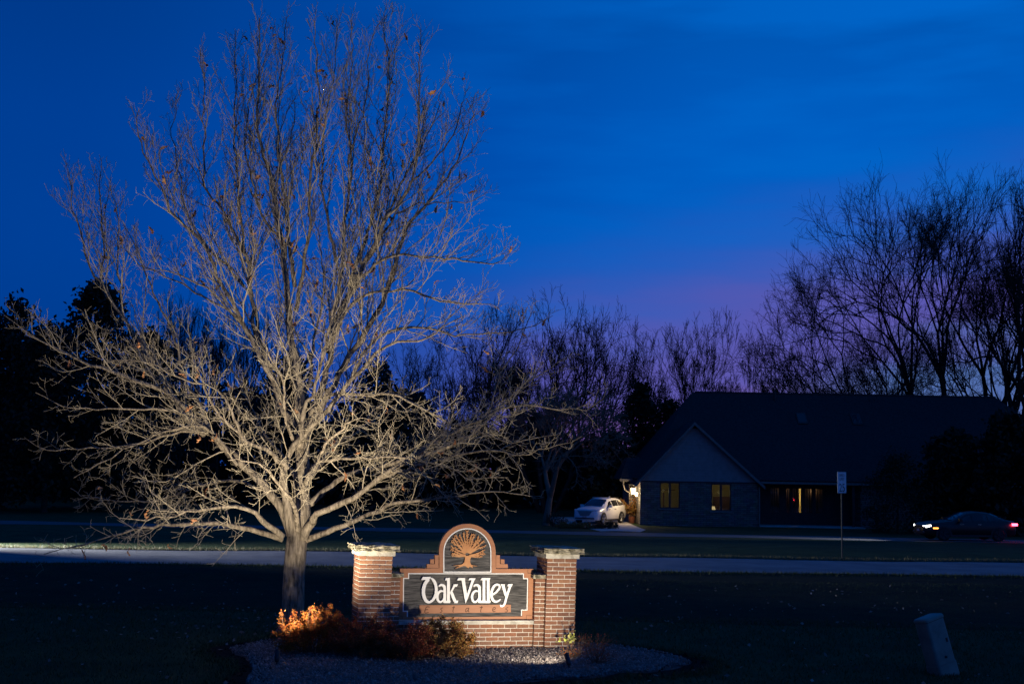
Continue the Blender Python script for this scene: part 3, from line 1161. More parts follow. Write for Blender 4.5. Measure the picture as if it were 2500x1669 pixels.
EST = [[[(372, 950), (296, 952), (262, 1078), (350, 1072)], [(282, 1008), (338, 1004)]],
       [[(682, 968), (640, 974), (626, 1000), (656, 1028), (645, 1062), (604, 1070)]],
       [[(932, 920), (904, 1050), (922, 1066)], [(888, 962), (952, 960)]],
       [[(1272, 972), (1216, 980), (1192, 1036), (1210, 1060), (1250, 1020), (1276, 960)], [(1276, 962), (1256, 1046), (1282, 1056)]],
       [[(1572, 920), (1540, 1050), (1558, 1064)], [(1524, 957), (1592, 955)]],
       [[(1820, 1020), (1880, 988), (1868, 955), (1834, 966), (1814, 1012), (1832, 1054), (1882, 1042)]],
       [[(2176, 958), (2132, 968), (2120, 998), (2160, 1022), (2148, 1056), (2098, 1060)]]]
for ltr in EST:
    letter('letter', [[(p[0], p[1], 15) for p in st] for st in ltr], (), YF - 0.0052, YF - 0.002, M['engrave'], ban)


def emblem():
    mb = MB()
    rr = random.Random(4)
    cx, cy = 1060, 900
    off = [0.0]

    def st(pts, ws):
        mb.stroke([ZD(*p) for p in pts], [w * SCW * 9.396 / 10.45 for w in ws], YF - 0.008 - off[0], YF + 0.0105)
        off[0] += 0.00003
    # trunk and roots
    mb.poly([ZD(*p) for p in [(985, 1000), (1170, 1000), (1130, 1090), (1125, 1170), (1160, 1235), (1335, 1268), (1180, 1262), (1200, 1312), (1120, 1275), (1085, 1315),
                              (1020, 1270), (960, 1262), (735, 1330), (860, 1262), (670, 1255), (900, 1228), (975, 1175), (995, 1090)]], YF - 0.0095, YF + 0.0105)
    n = 19
    for i in range(n):
        dg = -30 + 240 * i / (n - 1) + rr.uniform(-3, 3)
        a = R(dg)
        low = math.sin(a) < 0.12
        ex = 1062 + 468 * math.cos(a)
        ey = 800 - 440 * math.sin(a)
        k = rr.uniform(0.86, 1.0)
        px0 = cx + 48 * math.cos(a)
        py0 = 1000 if low else 930
        ex, ey = px0 + (ex - px0) * k, py0 + (ey - py0) * k
        mid = ((px0 + ex) / 2 + rr.uniform(-22, 22), (py0 + ey) / 2 + (18 if low else rr.uniform(-22, 22)))
        st([(px0, py0), mid, (ex, ey)], [44 if low else 66, 28, 12])
        for t in ((0.5, 0.68, 0.84, 0.97) if low else (0.45, 0.58, 0.69, 0.79, 0.88, 0.97)):
            for sg in (-1, 1):
                if rr.random() < 0.18:
                    continue
                bx = px0 + (ex - px0) * t + rr.uniform(-8, 8)
                by = py0 + (ey - py0) * t + rr.uniform(-8, 8)
                aa = a + sg * R(rr.uniform(28, 52))
                l = rr.uniform(42, 82) * (1.1 - 0.45 * t)
                st([(bx, by), (bx + l * math.cos(aa) * .6, by - l * math.sin(aa) * .6), (bx + l * math.cos(aa), by - l * math.sin(aa) - 6)], [16, 20, 7])
    mb.build('tree_emblem', M['emblem'], sign, fix=True)


emblem()


# ------------------------------------------------------------------ landscape spot lights
def spot_fixture(label, base, lean, aim, power, size_deg, blend, color):
    e = tag(empty('landscape_spotlight', base), label, 'spotlight', 'black landscape spotlights in the gravel bed')
    ax = Vector(lean).normalized()
    q = ax.to_track_quat('Z', 'Y')
    Mx = q.to_matrix().to_4x4()
    MB().tube([(0, 0, -0.12), (0, 0, 0.06)], 0.010, 8).build('stake', M['blackmetal'], e)
    c0 = Vector((0, 0, 0.06))
    mb = MB()
    k = 20
    prof = [(0.020, -0.015), (0.034, 0.0), (0.036, 0.05), (0.037, 0.165), (0.033, 0.165), (0.031, 0.135)]
    vs, fs = [], []
    for r_, h in prof:
        for j in range(k):
            a = 2 * math.pi * j / k
            vs.append(c0 + Mx @ Vector((r_ * math.cos(a), r_ * math.sin(a), h)))
    for i in range(len(prof) - 1):
        for j in range(k):
            a, b = i * k + j, i * k + (j + 1) % k
            fs.append((a, b, b + k, a + k))
    fs.append(tuple(range(k - 1, -1, -1)))
    mb.add(vs, fs).build('can', M['blackmetal'], e, smooth=True)
    mb = MB()
    mb.add([c0 + Mx @ Vector((0.031 * math.cos(2 * math.pi * j / k), 0.031 * math.sin(2 * math.pi * j / k), 0.136)) for j in range(k)], [tuple(range(k))])
    mb.build('lens', M['spotlens'], e)
    ld = bpy.data.lights.new('spot_beam', 'SPOT')
    ld.energy = power
    ld.color = color
    ld.spot_size = R(size_deg)
    ld.spot_blend = blend
    ld.shadow_soft_size = 0.03
    lo = bpy.data.objects.new('spot_beam', ld)
    COL.objects.link(lo)
    lo.parent = e
    p = c0 + ax * 0.19
    lo.location = p
    d = Vector(aim) - (Vector(base) + p)
    lo.rotation_euler = d.to_track_quat('-Z', 'Y').to_euler()
    return e


def on_bed(p):
    return (p.x, p.y, gzf(p.x, p.y) + 0.05)


LB = on_bed(G(675, 1634))
RB = on_bed(G(1389, 1640))
TREE_D = 22.4
spot_fixture('small black spotlight standing upright at the left end of the shrubs', LB, (-0.02, 0.25, 1.0), (-4.35, 22.6, 8.4), 2350, 120, 1.0, (1.0, 0.87, 0.67))
spot_fixture('small black spotlight tilted towards the right brick pillar', RB, (-0.28, 0.55, 1.0), (-0.30, 20.4, 1.70), 400, 138, 1.0, (1.0, 0.88, 0.69))


# ------------------------------------------------------------------ the oak
def oak():
    rng = np.random.default_rng(21)
    D0 = TREE_D
    PX = 3000.0 / D0 * 1.0

    def limb(pts, r0, r1, d0=0.0, d1=0.0, dm=None):
        """pts in photo px; depth goes d0 -> d1 (m) along it"""
        n = len(pts)
        out = []
        for i, (x, y) in enumerate(pts):
            t = i / (n - 1)
            d = d0 + (d1 - d0) * t
            if dm is not None:
                d += dm * math.sin(math.pi * t)
            p = P(x, y, D0 + d)
            r = r0 + (r1 - r0) * t ** 0.75
            out.append((p.x, p.y, p.z, r))
        pts, rad = smooth_path(out, 0.16)
        return pts, np.where(rad < 0.1, rad * 0.69, rad * (0.69 + 0.22 * np.clip((rad - 0.1) / 0.1, 0, 1)))
    base = G(716, 1541)
    L = []
    trunk = limb([(708, 1549), (714, 1520), (716, 1450), (718, 1400), (722, 1350), (726, 1310), (733, 1255)], 0.225, 0.205)
    trunk[1][:3] += np.array([0.075, 0.035, 0.01])[:len(trunk[1][:3])]
    A = lambda *a, **k: L.append(limb(*a, **k))
    # central leader
    A([(730, 1285), (736, 1230), (737, 1183), (738, 1100), (733, 1020), (730, 953), (731, 876), (729, 850), (722, 740), (718, 640), (704, 560), (680, 440), (668, 380), (650, 280), (640, 150), (634, 45)], 0.21, 0.013, 0, 0.3)
    # left stub limb carrying two
    A([(712, 1305), (706, 1248), (695, 1183), (703, 1141), (726, 1083), (745, 1060), (741, 1030), (749, 991), (772, 961), (785, 900), (800, 830), (818, 760), (850, 640), (884, 560)], 0.125, 0.012, -0.1, -0.9)
    A([(703, 1141), (680, 1122), (646, 1092), (594, 1066), (555, 1032), (520, 993), (499, 949), (480, 900), (470, 850)], 0.075, 0.012, -0.25, -1.2)
    # second leader, right of centre
    A([(742, 1075), (760, 1010), (776, 950), (790, 880), (801, 821), (808, 740), (815, 690), (832, 575), (849, 402), (841, 290), (850, 180), (858, 50)], 0.115, 0.009, 0.0, 0.5)
    A([(733, 1090), (750, 1050), (800, 1000), (836, 948), (880, 890), (905, 860), (960, 835), (1010, 835), (1080, 800), (1130, 770)], 0.085, 0.010, -0.2, -1.3)
    A([(800, 850), (860, 706), (918, 575), (960, 500), (1000, 440), (1020, 330), (1026, 180), (1028, 65)], 0.085, 0.008, 0.1, -0.2)
    A([(800, 860), (826, 780), (870, 700), (940, 560), (985, 440), (1010, 390), (1040, 330), (1075, 250)], 0.070, 0.009, 0.3, 1.3)
    A([(745, 1060), (830, 900), (940, 720), (970, 630), (1000, 545), (1045, 488), (1102, 413), (1130, 340), (1160, 280)], 0.095, 0.009, 0.2, 1.0)
    A([(850, 700), (880, 600), (905, 520), (918, 430), (930, 330), (945, 200), (940, 85), (938, 30)], 0.060, 0.008, 0.2, 0.9)
    # left leaders
    A([(728, 1040), (700, 1010), (684, 987), (668, 915), (649, 869), (626, 800), (608, 660), (590, 600), (551, 516), (505, 447), (500, 340), (495, 220), (490, 120)], 0.100, 0.008, 0.1, 0.6)
    A([(676, 940), (640, 880), (596, 775), (505, 631), (436, 557), (396, 476), (344, 344), (340, 265)], 0.075, 0.008, 0.0, -0.6)
    A([(640, 850), (612, 740), (575, 560), (560, 430), (565, 300), (572, 180), (575, 75)], 0.055, 0.008, 0.3, 1.2)
    A([(720, 700), (700, 600), (690, 500), (668, 380), (665, 250), (690, 140), (700, 40)], 0.060, 0.008, 0.2, 1.0)
    A([(722, 760), (745, 640), (760, 520), (765, 400), (775, 250), (768, 130), (770, 40)], 0.062, 0.008, 0.2, -0.4)
    # low left limb and the upright stem that leaves it
    A([(718, 1312), (690, 1250), (637, 1192), (585, 1136), (520, 1079), (477, 1040), (425, 988), (382, 962), (321, 928), (260, 902), (217, 889), (165, 862), (104, 836), (52, 810), (12, 768)], 0.135, 0.008, 0.0, -0.8)
    A([(500, 1062), (440, 1000), (390, 919), (360, 880), (304, 793), (260, 724), (217, 659), (192, 560), (175, 470), (161, 390)], 0.085, 0.008, 0.2, 1.2)
    A([(262, 728), (246, 690), (247, 545), (247, 480), (250, 390)], 0.045, 0.007, 0.75, 1.3)
    A([(300, 790), (296, 690), (292, 600), (285, 520), (270, 430)], 0.036, 0.007, 0.7, 1.0)
    A([(560, 1115), (500, 1010), (440, 900), (415, 800), (370, 700), (330, 600), (300, 540)], 0.060, 0.008, 0.4, 1.6)
    # sweeping lower-left branches
    A([(691, 1309), (642, 1271), (615, 1244), (560, 1238), (500, 1248), (430, 1262), (360, 1270), (290, 1262)], 0.085, 0.009, -0.2, -1.9)
    A([(690, 1316), (634, 1296), (564, 1287), (480, 1284), (390, 1285), (320, 1300), (250, 1318), (200, 1330), (110, 1350)], 0.080, 0.009, -0.1, -1.4)
    A([(580, 1135), (520, 1060), (470, 1045), (400, 1060), (330, 1090), (270, 1120), (215, 1148), (180, 1165)], 0.045, 0.008, -0.2, -1.2)
    A([(450, 1012), (390, 1000), (320, 998), (230, 1000), (150, 985), (85, 955)], 0.042, 0.007, -0.4, -1.4)
    A([(500, 1060), (440, 1050), (350, 1075), (250, 1090), (160, 1095), (105, 1095), (60, 1068)], 0.040, 0.007, -0.3, -1.0)
    A([(640, 1195), (560, 1170), (480, 1190), (400, 1215), (330, 1220), (240, 1215), (170, 1190)], 0.048, 0.008, 0.2, 1.4)
    A([(590, 1064), (560, 1000), (520, 950), (440, 930), (380, 900), (330, 880), (250, 890)], 0.040, 0.007, -0.9, -1.6)
    # right side
    A([(742, 1312), (752, 1290), (764, 1271), (783, 1255), (837, 1229), (883, 1202), (932, 1164), (1000, 1129), (1064, 1086), (1117, 1054), (1192, 1016), (1277, 990), (1362, 1000), (1430, 998), (1475, 975)], 0.120, 0.008, -0.1, -1.0)
    A([(742, 1240), (791, 1202), (818, 1179), (875, 1156), (948, 1140), (1060, 1105), (1150, 1050), (1225, 980), (1270, 930), (1320, 905), (1400, 862)], 0.105, 0.008, 0.1, 0.6)
    A([(745, 1318), (806, 1297), (883, 1274), (940, 1251), (1000, 1229), (1080, 1222), (1150, 1205), (1230, 1200), (1320, 1212)], 0.090, 0.008, 0.0, -0.8)
    A([(738, 1190), (756, 1148), (783, 1125), (852, 1118), (921, 1112), (1000, 1115), (1080, 1130), (1150, 1160), (1240, 1165)], 0.060, 0.008, -0.2, -1.4)
    A([(756, 1010), (790, 978), (825, 961), (902, 961), (967, 968), (1030, 1000), (1090, 1030), (1180, 1050), (1250, 1070), (1360, 1060)], 0.062, 0.008, -0.2, -1.2)
    A([(930, 1165), (1020, 1145), (1120, 1120), (1200, 1110), (1270, 1120), (1340, 1100), (1420, 1065)], 0.048, 0.008, -0.5, -1.4)
    A([(800, 840), (861, 735), (976, 712), (1090, 735), (1160, 740), (1220, 755)], 0.050, 0.008, 0.0, -1.0)
    A([(850, 730), (900, 660), (976, 622), (1090, 628), (1180, 640), (1225, 632), (1262, 600)], 0.048, 0.007, -0.1, -0.9)
    A([(845, 945), (918, 830), (1033, 795), (1120, 810), (1200, 812), (1290, 800), (1350, 770)], 0.050, 0.007, 0.3, 1.2)
    A([(880, 660), (940, 560), (1000, 500), (1060, 495), (1130, 500), (1190, 470)], 0.040, 0.007, 0.2, 1.0)
    A([(1000, 445), (1060, 400), (1110, 330), (1140, 250), (1165, 300)], 0.03, 0.007, 0.0, 0.5)
    A([(1150, 1055), (1200, 990), (1235, 900), (1270, 830), (1300, 760)], 0.034, 0.007, 0.2, 0.6)
    # mid-left leaves of the crown
    A([(640, 850), (560, 760), (480, 695), (400, 662), (345, 655)], 0.040, 0.007, 0.1, -0.6)
    A([(610, 810), (540, 740), (430, 680), (330, 640), (300, 600)], 0.036, 0.007, 0.2, 0.9)
    A([(596, 700), (520, 600), (470, 520), (450, 420), (430, 330), (440, 230)], 0.040, 0.007, 0.4, 1.0)
    A([(700, 600), (640, 520), (600, 400), (600, 280), (630, 170), (625, 90)], 0.040, 0.007, 0.3, 0.8)
    A([(820, 640), (800, 520), (790, 400), (800, 260), (820, 160), (825, 60)], 0.045, 0.007, 0.4, 1.3)
    A([(849, 402), (880, 300), (900, 200), (905, 110), (942, 22)], 0.030, 0.007, 0.3, 0.6)
    # limbs straight towards and away from the camera
    A([(728, 1295), (716, 1240), (690, 1200), (650, 1150), (610, 1130), (560, 1120)], 0.075, 0.009, -0.2, -2.6)
    A([(735, 1200), (760, 1150), (800, 1090), (850, 1040), (900, 1020)], 0.065, 0.009, -0.1, -2.8)
    A([(730, 1100), (700, 1020), (690, 930), (660, 860), (640, 800)], 0.055, 0.008, -0.1, -2.3)
    A([(740, 1200), (790, 1120), (840, 1060), (920, 1010), (1000, 960)], 0.075, 0.009, 0.1, 3.0)
    A([(730, 1180), (690, 1110), (640, 1040), (600, 960), (560, 880)], 0.075, 0.009, 0.1, 3.0)
    A([(732, 1000), (760, 880), (780, 760), (790, 640), (760, 500)], 0.060, 0.008, 0.1, 2.6)
    limbs = L
    main, twigs, tips = [], [], []
    for pts, rad in limbs:
        n = len(pts)
        j = rng.normal(size=(n, 3)) * 0.012
        w_ = np.cumsum(rng.normal(size=(n, 3)) * 0.020, axis=0)
        w_ -= np.linspace(0, 1, n)[:, None] * w_[-1]
        j += w_ * np.clip(np.arange(n) / 6.0, 0, 1)[:, None]
        j[0] = 0
        main.append((pts + j, rad * rng.uniform(0.94, 1.08, n)))
    zc = base.z

    def upf(z):
        h = z - zc
        return float(np.clip((h - 3.0) / 4.0, 0, 1))

    def spawn(pts, rad, level, seglen):
        n = len(pts)
        arc_ = np.concatenate([[0], np.cumsum(np.linalg.norm(np.diff(pts, axis=0), axis=1))])
        Lt = arc_[-1]
        sp = {1: 0.19, 2: 0.105, 3: 0.072}[level]
        s = Lt * (0.16 if level == 1 else 0.12) + rng.uniform(0, sp)
        az = rng.uniform(0, 6.28)
        while s < Lt:
            f = s / Lt
            i = min(np.searchsorted(arc_, s), n - 1)
            i = max(i, 1)
            w = (s - arc_[i - 1]) / (arc_[i] - arc_[i - 1] + 1e-9)
            p = pts[i - 1] * (1 - w) + pts[i] * w
            r = rad[i - 1] * (1 - w) + rad[i] * w
            t = unit(pts[i] - pts[i - 1])
            up = upf(p[2])
            az += 2.4 + rng.normal() * 0.7
            a = np.array([0, 0, 1.0]) if abs(t[2]) < 0.9 else np.array([1.0, 0, 0])
            u = unit(np.cross(t, a))
            v = np.cross(t, u)
            q = u * math.cos(az) + v * math.sin(az)
            ang = rng.uniform(0.55, 1.15) * (1 - 0.26 * up) if level < 3 else rng.uniform(0.5, 1.2)
            d = t * math.cos(ang) + q * math.sin(ang)
            d = unit(d + np.array([0, 0, 0.12 + 0.36 * up]) * rng.uniform(0.2, 1.0))
            rem = Lt - s
            if level == 1:
                ln = min(1.7, 0.27 * rem + 0.26 + 0.08 * up) * rng.uniform(0.45, 1.3)
                rr_ = min(0.5 * r, 0.0036 + 0.0060 * ln)
                seg = max(4, int(ln / 0.14))
            if level == 1 and up > 0.25 and rng.random() < 0.30 * up + 0.05:
                ln = min(2.0, 0.75 * rem + 0.3) * rng.uniform(0.6, 1.0)
                rr_ = min(0.5 * r, 0.005 + 0.007 * ln)
                seg = max(5, int(ln / 0.16))
                d = unit(d + t * 0.5 + np.array([0, 0, 0.6]))
            elif level == 1:
                pass
            elif level == 2:
                ln = min(0.75, 0.42 * rem + 0.13) * rng.uniform(0.45, 1.25)
                rr_ = min(0.7 * r, 0.0034 + 0.0035 * ln)
                seg = max(3, int(ln / 0.10))
            else:
                ln = rng.uniform(0.05, 0.19)
                rr_ = min(0.9 * r, 0.0040)
                seg = 2
            seg = min(seg, 12)
            b, br = grow(p, d, ln, rr_, seg, rng, wob=0.15 if level < 3 else 0.28,
                         trop=(0, 0, 0.02 + 0.10 * up), r1=0.42 if level < 3 else 0.7)
            br = np.maximum(br, 0.0030)
            twigs.append((b, br))
            if level < 3:
                spawn(b, br, level + 1, seglen)
                tips.append((b[-1], b[-1] - b[-2]))
            if level == 3:
                tips.append((b[-1], b[-1] - b[-2]))
            s += sp * rng.uniform(0.5, 1.6) * (1.0 if level > 1 else 1.0)
        return

    for pts, rad in main:
        spawn(pts, rad, 1, 0)
    root = tag(empty('oak_tree', (base.x, base.y, base.z)), 'large bare oak lit from below by a spotlight, holding a few dead leaves', 'tree')
    o = np.array([base.x, base.y, base.z])
    V, F = tubes_np([(trunk[0] - o, trunk[1] * 1.0)] + [(p - o, r) for p, r in main], lambda r: 18 if r > 0.2 else (12 if r > 0.05 else 8))
    me = np_mesh('trunk', V, F)
    me.shade_smooth()
    link('trunk', me, M['bark'], root)
    V, F = tubes_np([(p - o, r) for p, r in twigs], lambda r: 5 if r > 0.012 else (4 if r > 0.0065 else 3))
    me = np_mesh('crown', V, F)
    me.shade_smooth()
    link('crown', me, M['twig'], root)
    print('oak twigs', len(twigs), 'faces', len(F))
    # dead leaves still hanging
    lm = []
    for k in range(4):
        rr_ = random.Random(50 + k)
        prof = [(0, 0.004), (0.2, 0.016), (0.32, 0.010), (0.45, 0.027), (0.58, 0.014), (0.72, 0.030), (0.85, 0.016), (1.0, 0.003)]
        Ln = 0.135
        vs, fs = [], []
        for t, w in prof:
            cv = 0.05 * math.sin(t * 3.0 + k) * rr_.uniform(0.5, 1.2)
            tw = rr_.uniform(-0.5, 0.5)
            x = t * Ln
            w *= 1.15
            vs += [(x, w * math.cos(tw), cv + w * math.sin(tw) + 0.012), (x, 0, cv - 0.006), (x, -w * math.cos(tw), cv - w * math.sin(tw) + 0.012)]
        for i in range(len(prof) - 1):
            a = i * 3
            fs += [(a, a + 1, a + 4, a + 3), (a + 1, a + 2, a + 5, a + 4)]
        me = bpy.data.meshes.new('leaf')
        me.from_pydata(vs, [], fs)
        me.update()
        me.materials.append(M['deadleaf'])
        lm.append(me)
    tips_a = [tips[i] for i in rng.permutation(len(tips))[:170]]
    for k, (p, d) in enumerate(tips_a):
        ob = bpy.data.objects.new('leaf', lm[k % 4])
        COL.objects.link(ob)
        ob.parent = root
        ob.location = Vector(p - o)
        ob.rotation_euler = (rng.uniform(0, 6.28), rng.uniform(0.1, 1.5), rng.uniform(0, 6.28))
        s = rng.uniform(0.85, 1.4)
        ob.scale = (s, s, s)
    return root


oak()


# ------------------------------------------------------------------ shrubs and plants in the bed
def shrub(name, label, c, rx, ry, h, nleaf, material, seed, leaf=0.028, group=None, lumps=9):
    rng = np.random.default_rng(seed)
    root = tag(empty(name, c), label, 'shrub', group)
    stems = []
    pts = []
    ns = 70
    for i in range(ns):
        a = rng.uniform(0, 6.28)
        rr_ = math.sqrt(rng.uniform(0, 1))
        tx, ty = rx * rr_ * math.cos(a), ry * rr_ * math.sin(a)
        tz = h * (1 - 0.55 * rr_ ** 2) * rng.uniform(0.75, 1.12)
        s0 = np.array([tx * 0.3, ty * 0.3, -0.02])
        d = np.array([tx * 0.6, ty * 0.6, tz])
        ln = np.linalg.norm(np.array([tx, ty, tz]) - s0)
        b, br = grow(s0, d, ln, 0.006, 7, rng, 0.16, (tx * 0.12, ty * 0.12, -0.02), 0.3)
        stems.append((b, br))
        for k in range(3):
            p, r, t = at_t(b, br, rng.uniform(0.35, 0.95))
            q, qr = grow(p, t + perp(t, rng) * 0.8, rng.uniform(0.08, 0.26) * h / 0.8, 0.003, 4, rng, 0.25, (0, 0, 0.05))
            stems.append((q, qr))
    allb = stems
    for _ in range(nleaf):
        b, br = allb[rng.integers(len(allb))]
        t = rng.uniform(0.25, 1.0) ** 0.7
        p, r, tt = at_t(b, br, min(t, 0.999))
        pts.append(p + rng.normal(size=3) * 0.018)
    pts = np.array(pts)
    pts = pts[pts[:, 2] > 0.01]
    V, F = leaf_tris(pts, None, leaf, rng)
    fo = link('foliage', np_mesh('foliage', V, F), material, root)
    fo['kind'] = 'stuff'
    V, F = tubes_np(stems, lambda r: 4)
    link('stem', np_mesh('stem', V, F), M['stem'], root)
    return root


SG = 'barberry shrubs along the front of the brick wall'


def bedpt(px, py):
    p = G(px, py)
    return (p.x, p.y, gzf(p.x, p.y) + 0.045)


shrub('barberry_shrub', 'fiery orange shrub glowing beside the left spotlight', bedpt(765, 1603), 0.60, 0.36, 0.74, 20000, M['barberry'], 3, group=SG)
shrub('barberry_shrub', 'dark red shrub in shade under the left brick pillar', bedpt(890, 1614), 0.56, 0.40, 0.68, 16000, M['barberry_dark'], 4, group=SG)
shrub('barberry_shrub', 'small dark red shrub below the left end of the carved sign', bedpt(1000, 1618), 0.36, 0.34, 0.56, 9000, M['barberry_dark'], 5, group=SG)
shrub('barberry_shrub', 'golden brown shrub reaching up over the lower edge of the carved sign', bedpt(1082, 1612), 0.50, 0.38, 0.64, 19000, M['barberry_gold'], 6, group=SG)


def weed(name, label, c, spec, seed, leafmat_, nleaf, lsize, cat='plant', group=None, stemmat=None):
    """spec: list of (dx,dz,lean y) stem tips"""
    rng = np.random.default_rng(seed)
    root = tag(empty(name, c), label, cat, group)
    st, lp = [], []
    for dx, dy, dz in spec:
        b, br = grow((rng.normal() * 0.02, rng.normal() * 0.02, -0.02), (dx, dy, dz), math.sqrt(dx * dx + dy * dy + dz * dz), 0.006, 8, rng, 0.10, (0, 0, 0.02), 0.4)
        st.append((b, br))
        for k in range(3):
            p, r, t = at_t(b, br, rng.uniform(0.4, 0.95))
            q, qr = grow(p, t + perp(t, rng) * 0.9, rng.uniform(0.06, 0.2), 0.003, 4, rng, 0.2, (0, 0, 0.05))
            st.append((q, qr))
    for _ in range(nleaf):
        b, br = st[rng.integers(len(st))]
        p, r, t = at_t(b, br, rng.uniform(0.5, 0.999))
        lp.append(p + rng.normal(size=3) * 0.02)
    V, F = tubes_np(st, lambda r: 4)
    link('stem', np_mesh('stem', V, F), stemmat or M['stem'], root)
    V, F = leaf_tris(np.array(lp), None, lsize, rng)
    f = link('foliage', np_mesh('foliage', V, F), leafmat_, root)
    f['kind'] = 'stuff'
    return root


weed('rose_bush', 'thin leggy plant with a few yellow leaves by the right pillar', bedpt(1390, 1603), [(0.10, 0, 0.42), (-0.10, 0.0, 0.40), (0.03, -0.05, 0.30), (0.16, 0.02, 0.26)], 8, M['yleaf'], 34, 0.075)
weed('dried_plant', 'low dry reddish brown plant right of the spotlight', bedpt(1458, 1630), [(RNG.normal() * 0.14, RNG.normal() * 0.1, RNG.uniform(0.14, 0.30)) for _ in range(22)], 9, M['barberry_dark'], 260, 0.03)
weed('dried_plant', 'low rusty plant at the foot of the rose by the right pillar', bedpt(1400, 1612), [(RNG.normal() * 0.16, RNG.normal() * 0.06, RNG.uniform(0.05, 0.12)) for _ in range(16)], 10, M['barberry'], 160, 0.03)
weed('dried_plant', 'sparse brown twiggy plant at the back rim of the gravel bed', bedpt(1450, 1588), [(RNG.normal() * 0.3, RNG.normal() * 0.06, RNG.uniform(0.08, 0.18)) for _ in range(22)], 12, M['barberry_dark'], 120, 0.03)

# ------------------------------------------------------------------ bare trees behind
def bare_tree(label, base, h, spread, seed, stems=1, lean=0.0, material='farbark', twig=0.012, fan=0.42, upness=0.10, levels=7, r0=None, name='bare_tree', trunk=0.16, kids=2.35, spreadf=1.5, dome=0.15, group='bare trees behind the lawn and house'):
    """forking tree: every limb splits again and again, thin side twigs all along the finer limbs"""
    rng = np.random.default_rng(seed)
    root = tag(empty(name, base), label, 'tree', group)
    r0 = r0 or 0.016 * h
    thick, thin = [], []

    def fork(p, d, ln, r, lv):
        n = 5 if lv < 3 else 4
        b, br = grow(p, d, ln, r, n, rng, 0.045 + 0.018 * lv, (0, 0, upness * 0.4), 0.72)
        br = np.maximum(br, twig)
        (thick if lv < 3 else thin).append((b, br))
        if lv >= 2:
            for _ in range(2 if lv < 5 else 4):
                q, qr, t = at_t(b, br, rng.uniform(0.25, 0.95))
                c, cr = grow(q, t + perp(t, rng) * rng.uniform(0.6, 1.1) + np.array([0, 0, 0.08]), ln * rng.uniform(0.3, 0.75), min(qr * 0.6, 0.02), 3, rng, 0.2, (0, 0, upness), 0.5)
                thin.append((c, np.maximum(cr, twig * 0.9)))
        if lv >= levels:
            return
        k = 2 + (rng.random() < kids - 2)
        a0 = rng.uniform(0, 6.28)
        t = unit(b[-1] - b[-2])
        for i in range(k):
            a = np.array([0, 1.0, 0]) if abs(t[1]) < 0.9 else np.array([1.0, 0, 0])
            u = unit(np.cross(t, a))
            v = np.cross(t, u)
            az = a0 + 2 * math.pi * i / k + rng.normal() * 0.4
            sp = fan * rng.uniform(0.55, 1.25)
            nd_ = unit(t + (u * math.cos(az) + v * math.sin(az)) * sp + np.array([0, 0, upness]))
            fork(b[-1], nd_, ln * rng.uniform(0.66, 0.94), r * (0.74 if k == 2 else 0.64) * rng.uniform(0.85, 1.05), lv + 1)
    for s_ in range(stems):
        f = 0.0 if stems == 1 else (s_ / (stems - 1) - 0.5)
        d = np.array([f * spreadf + lean, rng.normal() * 0.14, 1.0])
        fork(np.array([f * 0.9, rng.normal() * 0.2, -0.2]), d, h * trunk * rng.uniform(0.92, 1.1) * (1 - dome * abs(2 * f)), r0 * (1 if stems == 1 else 0.75), 0)
    allp = np.concatenate([b for b, _ in thick + thin])
    sz = h / np.percentile(allp[:, 2], 99.97)
    w = np.percentile(np.abs(allp[:, 0] - lean * 0), 97)
    sx = np.clip(spread / (w * 1.0), 0.35 * sz, 2.0 * sz)
    sc_ = np.array([sx, sx, sz])
    V, F = tubes_np([(p * sc_, r) for p, r in thick], lambda r: 9 if r > 0.12 else 6)
    me = np_mesh('trunk', V, F)
    me.shade_smooth()
    link('trunk', me, M[material], root)
    V, F = tubes_np([(p * sc_, r) for p, r in thin], lambda r: 3)
    link('crown', np_mesh('crown', V, F), M[material], root)
    return root


def evergreen(label, base, h, rad, n, seed, columnar=False, group='dark evergreens behind the lawn'):
    rng = np.random.default_rng(seed)
    root = tag(empty('evergreen_tree', base), label, 'tree', group)
    MB().tube([(0, 0, -0.2), (0.05, 0, h * 0.5), (0, 0, h * 0.95)], [0.018 * h, 0.012 * h, 0.004 * h], 7).build('trunk', M['farbark'], root)
    # boughs: clumps of sprays along drooping branches
    nb = int(60 + 6 * h)
    P_ = []
    per = max(4, n // nb)
    for i in range(nb):
        t = rng.uniform(0.06, 1.0)
        a = rng.uniform(0, 6.28)
        if columnar:
            rr_ = rad * (1 - t ** 3) * rng.uniform(0.55, 1.1) + 0.15
        else:
            rr_ = rad * math.sin(math.pi * (0.18 + 0.80 * t)) ** 0.6 * rng.uniform(0.45, 1.15) + 0.12
        z0 = h * t
        k = np.sqrt(rng.uniform(0.02, 1, per))
        bx = rr_ * k * math.cos(a)
        by = rr_ * k * math.sin(a)
        bz = z0 + (0.35 * rr_ * k if columnar else -0.12 * rr_ * k * k + 0.05 * h * (1 - k))
        P_.append(np.stack([bx, by, bz], -1) + rng.normal(size=(per, 3)) * (0.06 * rad + 0.08))
    Q = np.concatenate(P_)
    V, F = leaf_tris(Q, None, 0.42 if h > 6 else 0.16, rng)
    o = link('crown', np_mesh('crown', V, F), M['evergreen'], root)
    return root


def gp3(px, D, dz=0.0):
    """ground point under photo column px at distance D"""
    q = P(px, 1200, D)
    return (q.x, D, gzf(q.x, D) + dz)


def htop(px, py, D):
    return P(px, py, D).z - gzf(P(px, py, D).x, D)


def tree_at(px, top, D, spread_px, label, seed, **kw):
    return bare_tree(label, gp3(px, D), htop(px, top, D), spread_px / 3000.0 * D, seed, **kw)


